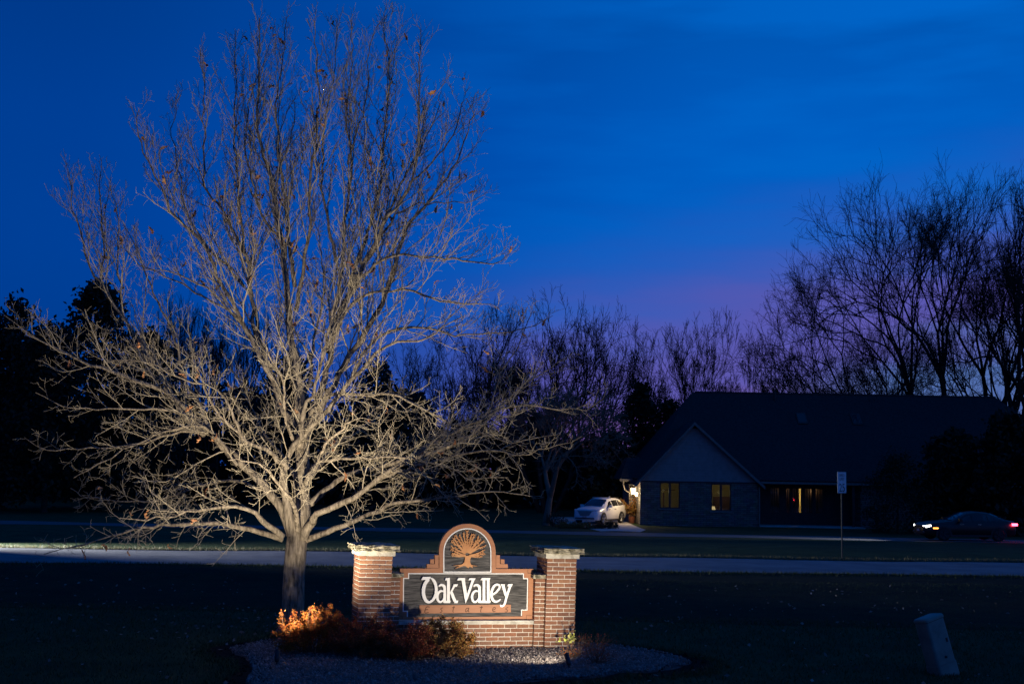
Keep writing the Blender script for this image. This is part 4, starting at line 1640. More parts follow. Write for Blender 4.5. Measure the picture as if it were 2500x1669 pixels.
tree_at(2390, 385, 100, 470, 'tall spreading bare tree with leaning stems rising over the house roof', 31, stems=6, lean=-0.22, levels=7, kids=2.62, r0=0.45, fan=0.50, trunk=0.22, twig=0.0095, upness=0.015, spreadf=2.3, dome=0.30)
tree_at(2570, 420, 97, 300, 'tall bare tree cut off by the right edge behind the house', 32, stems=4, levels=7, kids=2.35, r0=0.45, twig=0.0095, fan=0.50, upness=0.02, spreadf=2.0, dome=0.25)
tree_at(1990, 765, 108, 225, 'rounded bare tree just left of the tall one over the roof', 33, stems=3, levels=6, kids=2.6, fan=0.6, upness=0.03, r0=0.2)
tree_at(2160, 800, 112, 235, 'low bare tree filling in under the tall leaning one', 46, stems=3, levels=6, kids=2.6, fan=0.6, upness=0.03, r0=0.2)
tree_at(1655, 760, 106, 205, 'open bare tree with thin forking stems above the left roof end', 34, stems=3, levels=6, kids=2.35, upness=0.10, r0=0.17, twig=0.012, fan=0.46)
tree_at(1795, 752, 112, 160, 'slim open bare tree right of the forking one above the roof', 35, stems=2, levels=6, kids=2.35, upness=0.12, r0=0.15, twig=0.012, fan=0.46)
tree_at(1335, 712, 104, 225, 'dense dark bare tree beyond the white car', 36, stems=4, levels=6, kids=2.7, upness=0.03, r0=0.3, fan=0.6)
tree_at(1165, 738, 110, 225, 'bare tree behind the right half of the lit oak', 37, stems=3, levels=6, kids=2.6, upness=0.03, fan=0.6, r0=0.26)
tree_at(1470, 825, 112, 195, 'lower bare tree between the dark one and the roof', 38, stems=3, levels=6, kids=2.6, fan=0.6, upness=0.03, r0=0.22)
tree_at(1010, 790, 116, 200, 'bare tree behind the upper right limbs of the lit oak', 39, stems=3, levels=6, kids=2.5, upness=0.03, fan=0.6, r0=0.24)
tree_at(640, 740, 112, 120, 'bare tree right behind the lit oak stem', 40, stems=3, levels=5, kids=2.4, upness=0.15, r0=0.2)
tree_at(520, 725, 106, 120, 'upright bare tree behind the left part of the lit oak', 41, stems=4, levels=5, kids=2.4, upness=0.15, r0=0.2)
tree_at(415, 695, 108, 110, 'upright bare tree between the evergreens and the lit oak', 42, stems=4, levels=5, kids=2.4, upness=0.15, r0=0.2)
tree_at(860, 820, 118, 140, 'low bare tree behind the middle of the lit oak', 43, stems=3, levels=5, kids=2.5, fan=0.5)
# small ornamental tree by the driveway, lit by the porch
tree_at(1334, 925, 80, 175, 'small spreading ornamental tree with forked trunk left of the white car', 48, stems=1, material='redbark', twig=0.010, levels=8, kids=2.45, upness=0.0, r0=0.26, fan=0.55, trunk=0.13,
        name='ornamental_tree', group='')

for px, top, D, rad, n, sd, lb in ((10, 745, 92, 3.6, 9000, 61, 'dark evergreen at the far left edge'), (215, 715, 96, 4.4, 11000, 62, 'tall dark evergreen behind the left limbs of the oak'),
                                   (110, 815, 88, 3.8, 8000, 63, 'shorter dark evergreen between the two at far left'), (345, 830, 92, 4.0, 8000, 64, 'dark evergreen under the oak limb at left'),
                                   (700, 880, 104, 4.2, 5200, 65, 'dark evergreen mass right behind the oak trunk'), (930, 890, 100, 4.0, 5200, 66, 'dark evergreen behind the right limbs of the oak')):
    evergreen(lb, gp3(px, D), htop(px, top, D), rad, n, sd)
for px, top, D, rad, n, sd, lb in ((2190, 1115, 77, 2.4, 6000, 71, 'dark evergreen standing in front of the right half of the house'), (2320, 1065, 79, 2.8, 8000, 72, 'broad dark evergreen second from the right edge before the house'),
                                   (2465, 1030, 77, 2.9, 9000, 73, 'dark evergreen at the right edge in front of the house')):
    evergreen(lb, gp3(px, D), htop(px, top, D), rad, n, sd)
evergreen('upright dark evergreen left of the house roof', gp3(1562, 99), htop(1562, 948, 99), 1.9, 5200, 67)
evergreen('narrow dark evergreen touching the left slope of the house roof', gp3(1636, 98), htop(1636, 988, 98), 1.6, 4200, 68)
evergreen('dark evergreen shrub standing behind the white car', gp3(1490, 97), htop(1490, 1060, 97), 1.9, 3400, 69, True)


def woodland():
    n = 30000
    x = RNG.uniform(-75, 62, n)
    px = 1250 + x / 118.0 * 3000
    top = np.interp(px, [-800, 0, 300, 700, 1000, 1250, 1450, 1560, 1800, 2900], [13, 13.5, 12, 11.5, 11, 9.5, 8.0, 7.0, 6, 7]) * (0.82 + 0.2 * np.sin(x * 0.8) * np.sin(x * 0.31 + 1))
    z = top * RNG.uniform(0, 1, n) ** 0.85
    y = RNG.uniform(113, 126, n)
    V, F = leaf_tris(np.stack([x, y, z - 0.9], -1), None, 1.15, RNG)
    tag(link('woodland', np_mesh('woodland', V, F), M['woodland']), 'dark far wood closing the view behind the lawns', 'woodland', kind='stuff')


woodland()

# ------------------------------------------------------------------ house
HX, HY, HZ = 8.76, 84.0, -0.80


def hl(px, py, D=84.0):
    q = P(px, py, D)
    return (q.x - HX, q.z - HZ)


house = tag(empty('house', (HX, HY, HZ)), 'dark stone house with big hipped roof, front gable and lit windows', 'house')


def slab(mb, pts, th=0.14):
    """a roof plane from corner points, thickened downwards along its normal"""
    pts = [Vector(p) for p in pts]
    nrm = (pts[1] - pts[0]).cross(pts[2] - pts[0]).normalized()
    if nrm.z < 0:
        nrm = -nrm
    n = len(pts)
    lo = [p - nrm * th for p in pts]
    fs = [tuple(range(n)), tuple(range(2 * n - 1, n - 1, -1))] + [(i, i + n, (i + 1) % n + n, (i + 1) % n) for i in range(n)]
    mb.add(pts + lo, fs)


wl0, wr0 = hl(1563, 1200)[0], hl(1849, 1200)[0]
EAVE = 3.05
pk = hl(1694, 1036)
win = []
for (x0, x1, y0, y1) in ((1611, 1660, 1176, 1241), (1736, 1785, 1180, 1247)):
    a, b = hl(x0, y0), hl(x1, y1)
    win.append((a[0], b[0], (b[1]), (a[1])))
fw = MB().poly([(wl0, 0), (wr0, 0), (wr0, EAVE), (wl0, EAVE)], 0, 0.25, [[(a, z0), (a, z1), (b, z1), (b, z0)] for a, b, z0, z1 in win])
wallo = fw.build('wall', M['stonewall'], house, fix=True)
# left side wall of the gable wing
MB().box(wl0 + 0.002, wl0 + 0.25, 0.252, 12, 0, EAVE).build('wall', M['stonewall'], house)
# lapped siding in the gable
sd = MB()
gx = pk[0]
ns = 19
for i in range(ns):
    z0 = EAVE + 0.004 + (pk[1] - EAVE - 0.25) * i / ns
    z1 = EAVE + (pk[1] - EAVE - 0.25) * (i + 1) / ns
    f0 = (z0 - EAVE) / (pk[1] - EAVE)
    a, b = wl0 + (gx - wl0) * f0, wr0 + (gx - wr0) * f0
    f1 = (z1 - EAVE) / (pk[1] - EAVE)
    a1, b1 = wl0 + (gx - wl0) * f1, wr0 + (gx - wr0) * f1
    sd.add([(a, -0.012, z0), (b, -0.012, z0), (b1, 0.014, z1), (a1, 0.014, z1), (a, 0.05, z0), (b, 0.05, z0), (b1, 0.05, z1), (a1, 0.05, z1)],
           [(0, 1, 2, 3), (0, 4, 5, 1), (1, 5, 6, 2), (2, 6, 7, 3), (3, 7, 4, 0), (4, 7, 6, 5)])
tag(sd.build('siding', M['siding'], house), kind='stuff')
MB().box(wl0 - 0.02, wr0 + 0.02, -0.03, 0.02, EAVE - 0.10, EAVE + 0.0).build('band_board', M['darktrim'], house)
# gable roof
rf_ = MB()
ov = 0.45
sl = (pk[1] - EAVE) / (gx - wl0)
for sg, wx_ in ((-1, wl0), (1, wr0)):
    ex = wx_ + sg * ov
    ez = EAVE - sl * ov * abs((gx - wl0) / (gx - wx_)) + 0.18
    slab(rf_, [(gx, -0.4, pk[1] + 0.18), (ex, -0.4, ez), (ex, 8.5, ez), (gx, 8.5, pk[1] + 0.18)])
gro = rf_.build('roof', M['roof'], house, fix=True)
tr = MB()
for sg, wx_ in ((-1, wl0), (1, wr0)):
    ex = wx_ + sg * ov
    ez = EAVE - sl * ov * abs((gx - wl0) / (gx - wx_)) + 0.03
    p, q = Vector((gx, -0.425, pk[1] + 0.03)), Vector((ex, -0.425, ez))
    tr.add([p + Vector((0, 0, .13)), q + Vector((0, 0, .13)), q + Vector((0, 0, -.09)), p + Vector((0, 0, -.09)),
            p + Vector((0, .03, .13)), q + Vector((0, .03, .13)), q + Vector((0, .03, -.09)), p + Vector((0, .03, -.09))],
           [(0, 1, 2, 3), (4, 7, 6, 5), (0, 4, 5, 1), (1, 5, 6, 2), (2, 6, 7, 3), (3, 7, 4, 0)])
tr.build('rake_board', M['trim'], house, fix=True)
# main hipped roof
rz = hl(1690, 957, 92)[1]
rx0 = hl(1690, 957, 92)[0]
rx1 = hl(2430, 957, 92)[0]
ex0, ex1 = wl0 - 0.2, rx1 + 6
EY0, EY1, RY = 0.9, 15.5, 8.0
mr_ = MB()
E0 = EAVE + 0.15
slab(mr_, [(ex0, EY0, E0), (ex1, EY0, E0), (rx1, RY, rz), (rx0, RY, rz)])
slab(mr_, [(ex0, EY1, E0), (rx0, RY, rz), (rx1, RY, rz), (ex1, EY1, E0)])
slab(mr_, [(ex0, EY0, E0), (rx0, RY, rz), (ex0, EY1, E0)])
slab(mr_, [(ex1, EY0, E0), (ex1, EY1, E0), (rx1, RY, rz)])
mro = mr_.build('roof', M['roof'], house, fix=True)


def roof_z(y):
    return E0 + (rz - E0) * (y - EY0) / (RY - EY0)


for px, py in ((1972, 1021), (2108, 1023)):
    xw = hl(px, py, 88)[0]
    zz_ = hl(px, py, 88)[1]
    yy = EY0 + (zz_ - E0) / (rz - E0) * (RY - EY0)
    sk = MB()
    slab(sk, [(xw - .35, yy - .45, roof_z(yy - .45) + .10), (xw + .35, yy - .45, roof_z(yy - .45) + .10), (xw + .35, yy + .45, roof_z(yy + .45) + .10), (xw - .35, yy + .45, roof_z(yy + .45) + .10)], 0.16)
    so = sk.build('skylight', M['darktrim'], house, fix=True)
    sk = MB()
    slab(sk, [(xw - .28, yy - .36, roof_z(yy - .36) + .115), (xw + .28, yy - .36, roof_z(yy - .36) + .115), (xw + .28, yy + .36, roof_z(yy + .36) + .115), (xw - .28, yy + .36, roof_z(yy + .36) + .115)], 0.01)
    sk.build('pane', M['carglass'], so, fix=True)
vx = hl(1894, 950, 91)[0]
MB().tube([(vx, RY - 0.6, rz - 0.9), (vx, RY - 0.6, rz + 0.18)], 0.09, 10).build('vent_pipe', M['darktrim'], house)
MB().tube([(rx0 + 0.2, RY, rz + .01), (rx1, RY, rz + .01)], 0.07, 6).build('ridge_cap', M['roof'], house)

# right part: eave, gutter, recessed porch with glazed doors
PX0 = wr0
MB().box(PX0 + 0.3, ex1 - 0.1, EY0 - 0.13, EY0 - 0.005, EAVE - 0.08, EAVE + 0.07).build('gutter', M['trim'], house)
MB().tube([(PX0 + 0.12, -0.06, EAVE - 0.3), (PX0 + 0.12, -0.06, 0.1), (PX0 + 0.16, -0.3, 0.02)], 0.05, 8).build('downspout', M['trim'], house)
px1 = hl(2085, 1200, 87)[0]
doors = []
for (x0, x1) in ((1880, 1904), (1918, 1930), (1934, 1958), (1962, 1984), (1990, 2010)):
    doors.append((hl(x0, 1200, 87)[0], hl(x1, 1200, 87)[0]))
dz0, dz1 = hl(1950, 1254, 87)[1], hl(1950, 1190, 87)[1]
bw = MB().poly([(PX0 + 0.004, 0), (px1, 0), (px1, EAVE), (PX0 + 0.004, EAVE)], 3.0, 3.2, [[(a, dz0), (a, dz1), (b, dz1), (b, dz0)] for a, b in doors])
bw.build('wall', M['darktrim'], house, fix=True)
MB().box(PX0 + 0.004, PX0 + 0.2, 0.252, 3.0, 0, EAVE).build('wall', M['stonewall'], house)
MB().box(px1 + 0.004, ex1 - 0.6, 1.4, 1.65, 0, EAVE).build('wall', M['stonewall'], house)
MB().box(px1 + 0.004, px1 + 0.2, 1.652, 3.2, 0, EAVE).build('wall', M['stonewall'], house)
MB().box(PX0 + 0.2, px1, 0.3, 3.0, 0.0, 0.12).build('porch_floor', M['concrete'], house)
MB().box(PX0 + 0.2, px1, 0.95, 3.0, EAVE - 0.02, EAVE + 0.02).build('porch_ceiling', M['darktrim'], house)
for k in (0.38, 0.92):
    xp = PX0 + (px1 - PX0) * k
    if k > 0.5:
        MB().box(xp - .09, xp + .09, 1.0, 1.18, 0.12, EAVE - 0.02).build('porch_post', M['darktrim'], house)
for a, b in doors:
    f = MB()
    for q in ((a, a + .05, dz0, dz1), (b - .05, b, dz0, dz1), (a + .05, b - .05, dz0, dz0 + .09), (a + .05, b - .05, dz1 - .06, dz1)):
        f.box(q[0] + .001, q[1] - .001, 3.03, 3.12, q[2] + .001, q[3] - .001)
    fo = f.build('glazed_door', M['darktrim'], house)
    MB().box(a + .05, b - .05, 3.07, 3.078, dz0 + .09, dz1 - .06).build('pane', M['glass'], fo)
# the room behind the porch: back wall, floor, ceiling, side walls, curtains with a gap
rm = MB()
x0, x1 = PX0 + 0.3, px1 - 0.1
rm.box(x0, x1, 6.0, 6.1, 0, EAVE).box(x0 - .1, x0, 3.2, 6.0, 0, EAVE).box(x1, x1 + .1, 3.2, 6.0, 0, EAVE).box(x0, x1, 3.21, 6.0, -0.02, 0.05).box(x0, x1, 3.21, 6.0, EAVE - .1, EAVE - .05)
rm.build('room', M['roomwall'], house)
gap = hl(1955, 1200, 87)[0]
gap = hl(1953, 1200, 87.4)[0]
for a, b in ((x0 + .05, gap - 0.06), (gap + 0.06, x1 - .05)):
    cu = MB()
    n = int((b - a) / 0.08)
    vs = []
    for i in range(n + 1):
        vs += [(a + (b - a) * i / n, 3.4 + 0.04 * (i % 2), 0.12), (a + (b - a) * i / n, 3.4 + 0.04 * (i % 2), EAVE - 0.2)]
    cu.add(vs, [(2 * i, 2 * i + 2, 2 * i + 3, 2 * i + 1) for i in range(n)])
    cu.build('curtain', M['curtain'], house)


def room_light(loc, power, color=(1.0, 0.72, 0.38), r=0.12):
    ld = bpy.data.lights.new('room_or_fill_light', 'POINT')
    ld.energy = power
    ld.color = color
    ld.shadow_soft_size = r
    o = bpy.data.objects.new('room_or_fill_light', ld)
    COL.objects.link(o)
    o.parent = house
    o.location = loc
    return o


room_light((gap + 0.6, 4.9, 2.1), 60)
room_light((gap - 1.2, 3.31, 2.5), 2.6, r=0.04)  # added fill light between door glass and curtain, makes the curtain glow
room_light((gap + 0.9, 3.31, 2.5), 2.6, r=0.04)  # second added fill for the curtain glow, not a lamp of the room
# lit windows of the gable
for wi, (a, b, z0, z1) in enumerate(win):
    f = MB()
    t = 0.07
    for q in ((a, a + t, z0, z1), (b - t, b, z0, z1), (a + t, b - t, z0, z0 + t), (a + t, b - t, z1 - t, z1), ((a + b) / 2 - .07, (a + b) / 2 + .07, z0 + t, z1 - t)):
        f.box(q[0] + .001, q[1] - .001, 0.05, 0.16, q[2] + .001, q[3] - .001)
    fo = f.build('window', M['darktrim'], house)
    fo['label'] = 'left lit window of the gable' if wi == 0 else 'right lit window of the gable'
    for q in ((a + t, (a + b) / 2 - .07), ((a + b) / 2 + .07, b - t)):
        MB().box(q[0], q[1], 0.10, 0.108, z0 + t, z1 - t).build('pane', M['glass'], fo)
    MB().box(a - .08, b + .08, -0.06, 0.04, z0 - 0.10, z0 - 0.004).build('sill', M['trim'], fo)
    r_ = MB()
    xa, xb = a - 0.7, b + 0.9
    r_.box(xa, xb, 3.3, 3.4, 0, EAVE - .05).box(xa - .1, xa, 0.3, 3.3, 0, EAVE - .05).box(xb, xb + .1, 0.3, 3.3, 0, EAVE - .05).box(xa, xb, 0.3, 3.3, 0.0, 0.05).box(xa, xb, 0.3, 3.3, EAVE - .15, EAVE - .05)
    r_.build('room', M['roomwall'], house)
    fu = MB()
    if wi == 0:
        fu.box(a + 0.75, b + 0.2, 2.6, 3.2, 0.05, 1.0).box(a + 0.62, a + 0.70, 3.2, 3.29, 0.05, 2.2).box(a - .1, b + .1, 3.25, 3.29, 2.36, 2.42)
    else:
        fu.box(a + 0.1, b + 0.3, 1.9, 2.6, 0.05, 0.85).box(a + 0.7, b + 0.5, 2.9, 3.29, 0.05, 2.0).box(a + 0.3, a + 0.9, 1.5, 1.9, 0.05, 1.35)
    fu.build('furniture', M['roomdark'], house)
    room_light(((a + b) / 2 + (0.1 if wi else -0.3), 1.5, 2.35), 6 if wi == 0 else 6.5, (1.0, 0.84, 0.44))
    if wi == 1:
        MB().tube([(a + .35, 1.2, .86), (a + .35, 1.2, 1.02), (a + .35, 1.2, 1.12), (a + .35, 1.2, 1.36)], [0.05, 0.03, 0.16, 0.09], 12).build('table_lamp', M['shade'], house)

# entrance bay at the left of the house
bx0, bx1 = hl(1536, 1200, 88)[0], wl0 - 0.003
BY = 4.0
MB().box(bx0, bx1, BY, BY + 0.2, 0, EAVE - .02).build('wall', M['stonewall'], house)
MB().box(bx0, bx0 + .2, BY + .202, BY + 5, 0, EAVE - .02).build('wall', M['stonewall'], house)
bre = hl(1514, 1162, 87.5)
br_ = MB()
slab(br_, [(bre[0], BY - 0.5, EAVE + .05), (bx1 + 1.2, BY - 0.5, EAVE + .05), (bx1 + 1.2, BY + 2.2, EAVE + 1.6), (bre[0] + 0.75, BY + 2.2, EAVE + 1.6)])
slab(br_, [(bre[0], BY - 0.5, EAVE + .05), (bre[0] + 0.75, BY + 2.2, EAVE + 1.6), (bre[0] + .75, BY + 4, EAVE + 1.6), (bre[0], BY + 5.5, EAVE + .05)])
br_.build('roof', M['roof'], house, fix=True)
MB().box(bre[0] - .02, bx1, BY - 0.62, BY - 0.51, EAVE - 0.10, EAVE + 0.06).build('gutter', M['trim'], house)
MB().box(bre[0] + .02, bx1, BY - 0.5, BY - 0.005, EAVE - 0.14, EAVE - 0.10).build('soffit', M['trim'], house)
MB().tube([(bre[0] + .22, BY - 0.5, EAVE - .1), (bre[0] + .22, BY - .5, EAVE - .35), (bre[0] + .35, BY - .2, EAVE - .7), (bx0 + .02, BY - .07, EAVE - .95), (bx0 + .02, BY - .07, 0.1)], 0.055, 8).build('downspout', M['trim'], house)


def lantern(label, loc, power, sc=1.0, rz_=0.0):
    e = tag(empty('wall_lantern', loc, rz_), label, 'lantern', 'lit lanterns by the house entrance')
    s = sc
    MB().box(-.10 * s, .10 * s, -.01, .03, -.16 * s, .16 * s).box(-.03 * s, .03 * s, -.12 * s, -.01, .10 * s, .14 * s).build('bracket', M['darktrim'], e)
    k = 8
    g = MB().tube([(0, -.17 * s, -.17 * s), (0, -.17 * s, .10 * s)], [.075 * s, .10 * s], k)
    g.build('lamp_glass', M['warmlamp'], e)
    MB().tube([(0, -.17 * s, .105 * s), (0, -.17 * s, .14 * s), (0, -.17 * s, .22 * s)], [.125 * s, .10 * s, .01], k).build('cap', M['darktrim'], e)
    ld = bpy.data.lights.new('lantern_light', 'POINT')
    ld.energy = power
    ld.color = (1.0, 0.74, 0.42)
    ld.shadow_soft_size = 0.12
    o = bpy.data.objects.new('lantern_light', ld)
    COL.objects.link(o)
    o.parent = e
    o.location = (-0.02, -.42 * s, 0.02)
    return e


q = hl(1544, 1196, 88)
lantern('bright lit lantern on the entrance wall behind the potted plant', (HX + q[0] + 0.0, HY + BY - 0.035, HZ + q[1]), 55, 1.5)
q = hl(1560, 1204, 86)
lantern('narrow lit lantern on the side wall at the house corner', (HX + wl0 - 0.032, HY + 0.45, HZ + q[1]), 150, 1.0, R(-90))


# potted plant by the entrance
def potted():
    b = gp3(1543, 86.8)
    rng = np.random.default_rng(77)
    root = tag(empty('potted_plant', b), 'tall leafy potted plant in a red pot by the house entrance', 'potted plant')
    MB().tube([(0, 0, 0), (0, 0, 0.05), (0, 0, 0.42), (0, 0, 0.46)], [0.17, 0.18, 0.26, 0.28], 16).build('pot', M['terracotta'], root, smooth=False)
    st, lp = [], []
    for i in range(26):
        a = rng.uniform(0, 6.28)
        b_, br = grow((0, 0, 0.42), (0.28 * math.cos(a), 0.28 * math.sin(a), 1.0), rng.uniform(0.7, 1.75), 0.012, 8, rng, 0.14, (0.03 * math.cos(a), 0.03 * math.sin(a), -0.03), 0.4)
        st.append((b_, br))
        for k in range(26):
            p, r, t = at_t(b_, br, rng.uniform(0.25, 0.999))
            lp.append(p + rng.normal(size=3) * 0.05)
    V, F = tubes_np(st, lambda r: 4)
    link('stem', np_mesh('stem', V, F), M['stem'], root)
    V, F = leaf_tris(np.array(lp), None, 0.17, rng)
    tag(link('foliage', np_mesh('foliage', V, F), M['barberry_gold'], root), kind='stuff')


potted()

for i, (px, py, h, r_, lb, mt) in enumerate(((1358, 1268, 0.95, 0.75, 'round clipped shrub at the foot of the small ornamental tree', 'evergreen'), (1492, 1290, 0.55, 0.5, 'low dark shrub at the near edge of the lit driveway', 'evergreen'),
                                             (1430, 1290, 0.45, 0.65, 'low tawny plant in front of the white car', 'barberry_gold'), (1404, 1289, 0.4, 0.5, 'low tawny tuft left of the driveway edge', 'barberry_gold'),
                                             (1462, 1291, 0.40, 0.45, 'small dark shrub between the tawny plant and the driveway', 'barberry_dark'), (1375, 1288, 0.35, 0.5, 'low tuft furthest left of the driveway planting', 'barberry_gold'))):
    D = 76.5 if i else 79
    shrub('garden_shrub', lb, gp3(px, D), r_, r_ * 0.8, h, 1500, M[mt], 90 + i, leaf=0.07, group='garden shrubs by the driveway')


# ------------------------------------------------------------------ cars
def car(label, loc, heading, paint, lit=False, suv=True, group=None, beam=0.0):
    """x forward, y left, z up"""
    root = tag(empty('suv' if suv else 'sedan', loc, heading), label, 'car', group)
    if suv:
        st = [  # x, half width, bottom, belt, roof, half roof width
            (2.39, .62, .42, .74, .78, .55), (2.34, .80, .30, .86, .92, .70), (2.18, .90, .26, .92, .97, .78), (1.80, .94, .25, .99, 1.04, .82), (1.22, .955, .25, 1.06, 1.13, .82),
            (0.74, .955, .25, 1.09, 1.38, .74), (0.22, .955, .25, 1.11, 1.64, .67), (-0.5, .955, .25, 1.15, 1.72, .69), (-1.2, .955, .25, 1.18, 1.71, .68), (-1.75, .95, .26, 1.22, 1.64, .66),
            (-2.10, .93, .28, 1.24, 1.42, .70), (-2.32, .88, .34, 1.14, 1.20, .74), (-2.40, .74, .42, .95, 1.0, .66)]
        wr, wb = 0.37, (1.45, -1.40)
    else:
        st = [
            (2.36, .60, .40, .60, .64, .55), (2.31, .78, .26, .70, .76, .70), (2.10, .87, .22, .80, .85, .78), (1.6, .90, .21, .87, .92, .80), (0.95, .91, .21, .92, .99, .80),
            (0.55, .91, .21, .94, 1.18, .71), (0.10, .91, .21, .95, 1.38, .63), (-0.4, .91, .21, .96, 1.45, .61), (-1.0, .91, .21, .97, 1.41, .60), (-1.5, .905, .22, .99, 1.22, .66),
            (-1.85, .89, .24, 1.0, 1.06, .76), (-2.25, .84, .30, .96, 1.02, .72), (-2.36, .70, .38, .80, .86, .6)]
        wr, wb = 0.33, (1.42, -1.38)

    def sec(s):
        x, w, zb, zt, zr, wrf = s
        return [(x, 0, zb), (x, w * .90, zb), (x, w * .985, zb + .10), (x, w, zb + (zt - zb) * .55), (x, w * .965, zt), (x, wrf, zr - .05 * (zr > zt + .15)), (x, wrf * .8, zr + .01), (x, 0, zr + .035)]
    S_ = [sec(s) for s in st]
    nh = 8
    full = []
    for s in S_:
        full.append(s + [(x, -y, z) for x, y, z in reversed(s[1:-1])])
    n = len(full[0])
    mb = MB()
    mb.add([p for s in full for p in s], [(i * n + j, i * n + (j + 1) % n, (i + 1) * n + (j + 1) % n, (i + 1) * n + j) for i in range(len(full) - 1) for j in range(n)] +
           [tuple(range(n - 1, -1, -1)), tuple((len(full) - 1) * n + j for j in range(n))])
    mb.build('body', M[paint], root, smooth=False, fix=True).data.shade_smooth()

    def lerp(a, b, t):
        return Vector(a) * (1 - t) + Vector(b) * t

    def side_pt(xq, t, sg, off=0.012):
        k = 0
        while k < len(st) - 2 and st[k + 1][0] > xq:
            k += 1
        w = (st[k][0] - xq) / (st[k][0] - st[k + 1][0])
        a = lerp(S_[k][4], S_[k + 1][4], w)
        b = lerp(S_[k][5], S_[k + 1][5], w)
        p = lerp(a, b, t)
        return Vector((p.x, (p.y + off) * sg, p.z))
    if suv:
        wins = [[(0.82, .12), (-0.02, .10), (-0.02, .84), (0.30, .84)], [(-0.08, .10), (-0.95, .10), (-0.95, .86), (-0.08, .86)], [(-1.02, .10), (-1.85, .12), (-1.62, .80), (-1.02, .86)]]
        ws = (4, 6)
        rw = (9, 11)
    else:
        wins = [[(0.70, .10), (-0.02, .10), (-0.02, .84), (0.20, .84)], [(-0.08, .10), (-0.85, .10), (-0.85, .84), (-0.08, .86)], [(-0.90, .10), (-1.45, .12), (-1.15, .80), (-0.90, .84)]]
        ws = (4, 6)
        rw = (8, 10)
    for sg in (1, -1):
        for wq in wins:
            top, bot = [], []
            mbw = MB()
            N = 4
            rows = []
            for i in range(N + 1):
                f = i / N
                rows.append((side_pt(wq[0][0] + (wq[1][0] - wq[0][0]) * f, wq[0][1], sg), side_pt(wq[3][0] + (wq[2][0] - wq[3][0]) * f, wq[3][1] + (wq[2][1] - wq[3][1]) * f, sg)))
            mbw.add([p for r_ in rows for p in r_], [(2 * i, 2 * i + 2, 2 * i + 3, 2 * i + 1) for i in range(N)])
            mbw.build('window', M['carglass'], root, fix=False)
    for nm, (a, b) in (('windscreen', ws), ('rear_window', rw)):
        mbw = MB()
        rows = []
        for i in range(a, b + 1):
            x, w, zb, zt, zr, wrf = st[i]
            f = 0.90
            pts = [(x, wrf * f, zr - .035), (x, wrf * .72, zr + .016), (x, 0, zr + .037), (x, -wrf * .72, zr + .016), (x, -wrf * f, zr - .035)]
            up = Vector((0.02 if nm == 'windscreen' else -0.02, 0, 0.012))
            rows.append([Vector(p) + up for p in pts])
        if nm == 'windscreen':
            rows[0] = [lerp(p, q_, 0.15) for p, q_ in zip(rows[0], rows[1])]
            rows[-1] = [lerp(p, q_, 0.12) for p, q_ in zip(rows[-1], rows[-2])]
        else:
            rows[0] = [lerp(p, q_, 0.2) for p, q_ in zip(rows[0], rows[1])]
        m_ = 5
        mbw.add([p for r_ in rows for p in r_], [(i * m_ + j, i * m_ + j + 1, (i + 1) * m_ + j + 1, (i + 1) * m_ + j) for i in range(len(rows) - 1) for j in range(m_ - 1)])
        mbw.build(nm, M['carglass'], root)
    W2 = st[5][1]
    # wheels with arches
    for xw in wb:
        for sg in (1, -1):
            k = 22

            def ring(r, y):
                return [(xw + r * math.cos(2 * math.pi * j / k), sg * y, wr + r * math.sin(2 * math.pi * j / k)) for j in range(k)]
            ar = MB()
            vs = ring(wr + .075, W2 + .004) + ring(wr + .075, W2 + .018) + ring(wr + .005, W2 + .018) + ring(wr - .02, W2 - 0.02)
            vs = [(x, y, max(z, .23)) for x, y, z in vs]
            ar.add(vs, [(i * k + j, i * k + (j + 1) % k, (i + 1) * k + (j + 1) % k, (i + 1) * k + j) for i in range(3) for j in range(k)] + [tuple(3 * k + j for j in range(k))])
            ar.build('wheel_arch', M['plastic'], root)
            ty = MB()
            prof = [(wr - .10, W2 - .15), (wr - .015, W2 - .16), (wr, W2 - .12), (wr, W2 + .0), (wr - .02, W2 + .028), (wr - .10, W2 + .03)]
            vs = [p for r, y in prof for p in ring(r, y)]
            ty.add(vs, [(i * k + j, i * k + (j + 1) % k, (i + 1) * k + (j + 1) % k, (i + 1) * k + j) for i in range(len(prof) - 1) for j in range(k)])
            to = ty.build('wheel', M['tyre'], root, smooth=True)
            rm_ = MB()
            vs = ring(wr - .10, W2 + .024)
            rm_.add(vs + [(xw, sg * (W2 + .012), wr)], [(j, (j + 1) % k, k) for j in range(k)])
            ro = rm_.build('rim', M['plastic'], to)
            sp = MB()
            for j in range(5):
                a = 2 * math.pi * j / 5 + .3
                for da in (-.10, .10):
                    sp.tube([(xw + .04 * math.cos(a), sg * (W2 + .03), wr + .04 * math.sin(a)), (xw + (wr - .095) * math.cos(a + da), sg * (W2 + .032), wr + (wr - .095) * math.sin(a + da))], .02, 5)
            sp.tube([(xw, sg * (W2 + .02), wr), (xw, sg * (W2 + .045), wr)], .06, 10)
            vs = ring(wr - .085, W2 + .034) + ring(wr - .115, W2 + .034)
            sp.add(vs, [(j, (j + 1) % k, k + (j + 1) % k, k + j) for j in range(k)])
            sp.build('spokes', M['alloy'] if suv else M['plastic'], to)
    zf = 0.86 if suv else 0.66
    # front: grille, lamps, bumper, plate
    fx = 2.395 if suv else 2.365
    g = MB()
    for i in range(4 if suv else 3):
        z = (zf - .28 if suv else zf - .16) + i * .075
        g.box(fx - .05, fx + .012, -.50 + .05 * (3 - i), .50 - .05 * (3 - i), z, z + .045)
    g.build('grille', M['plastic'], root)
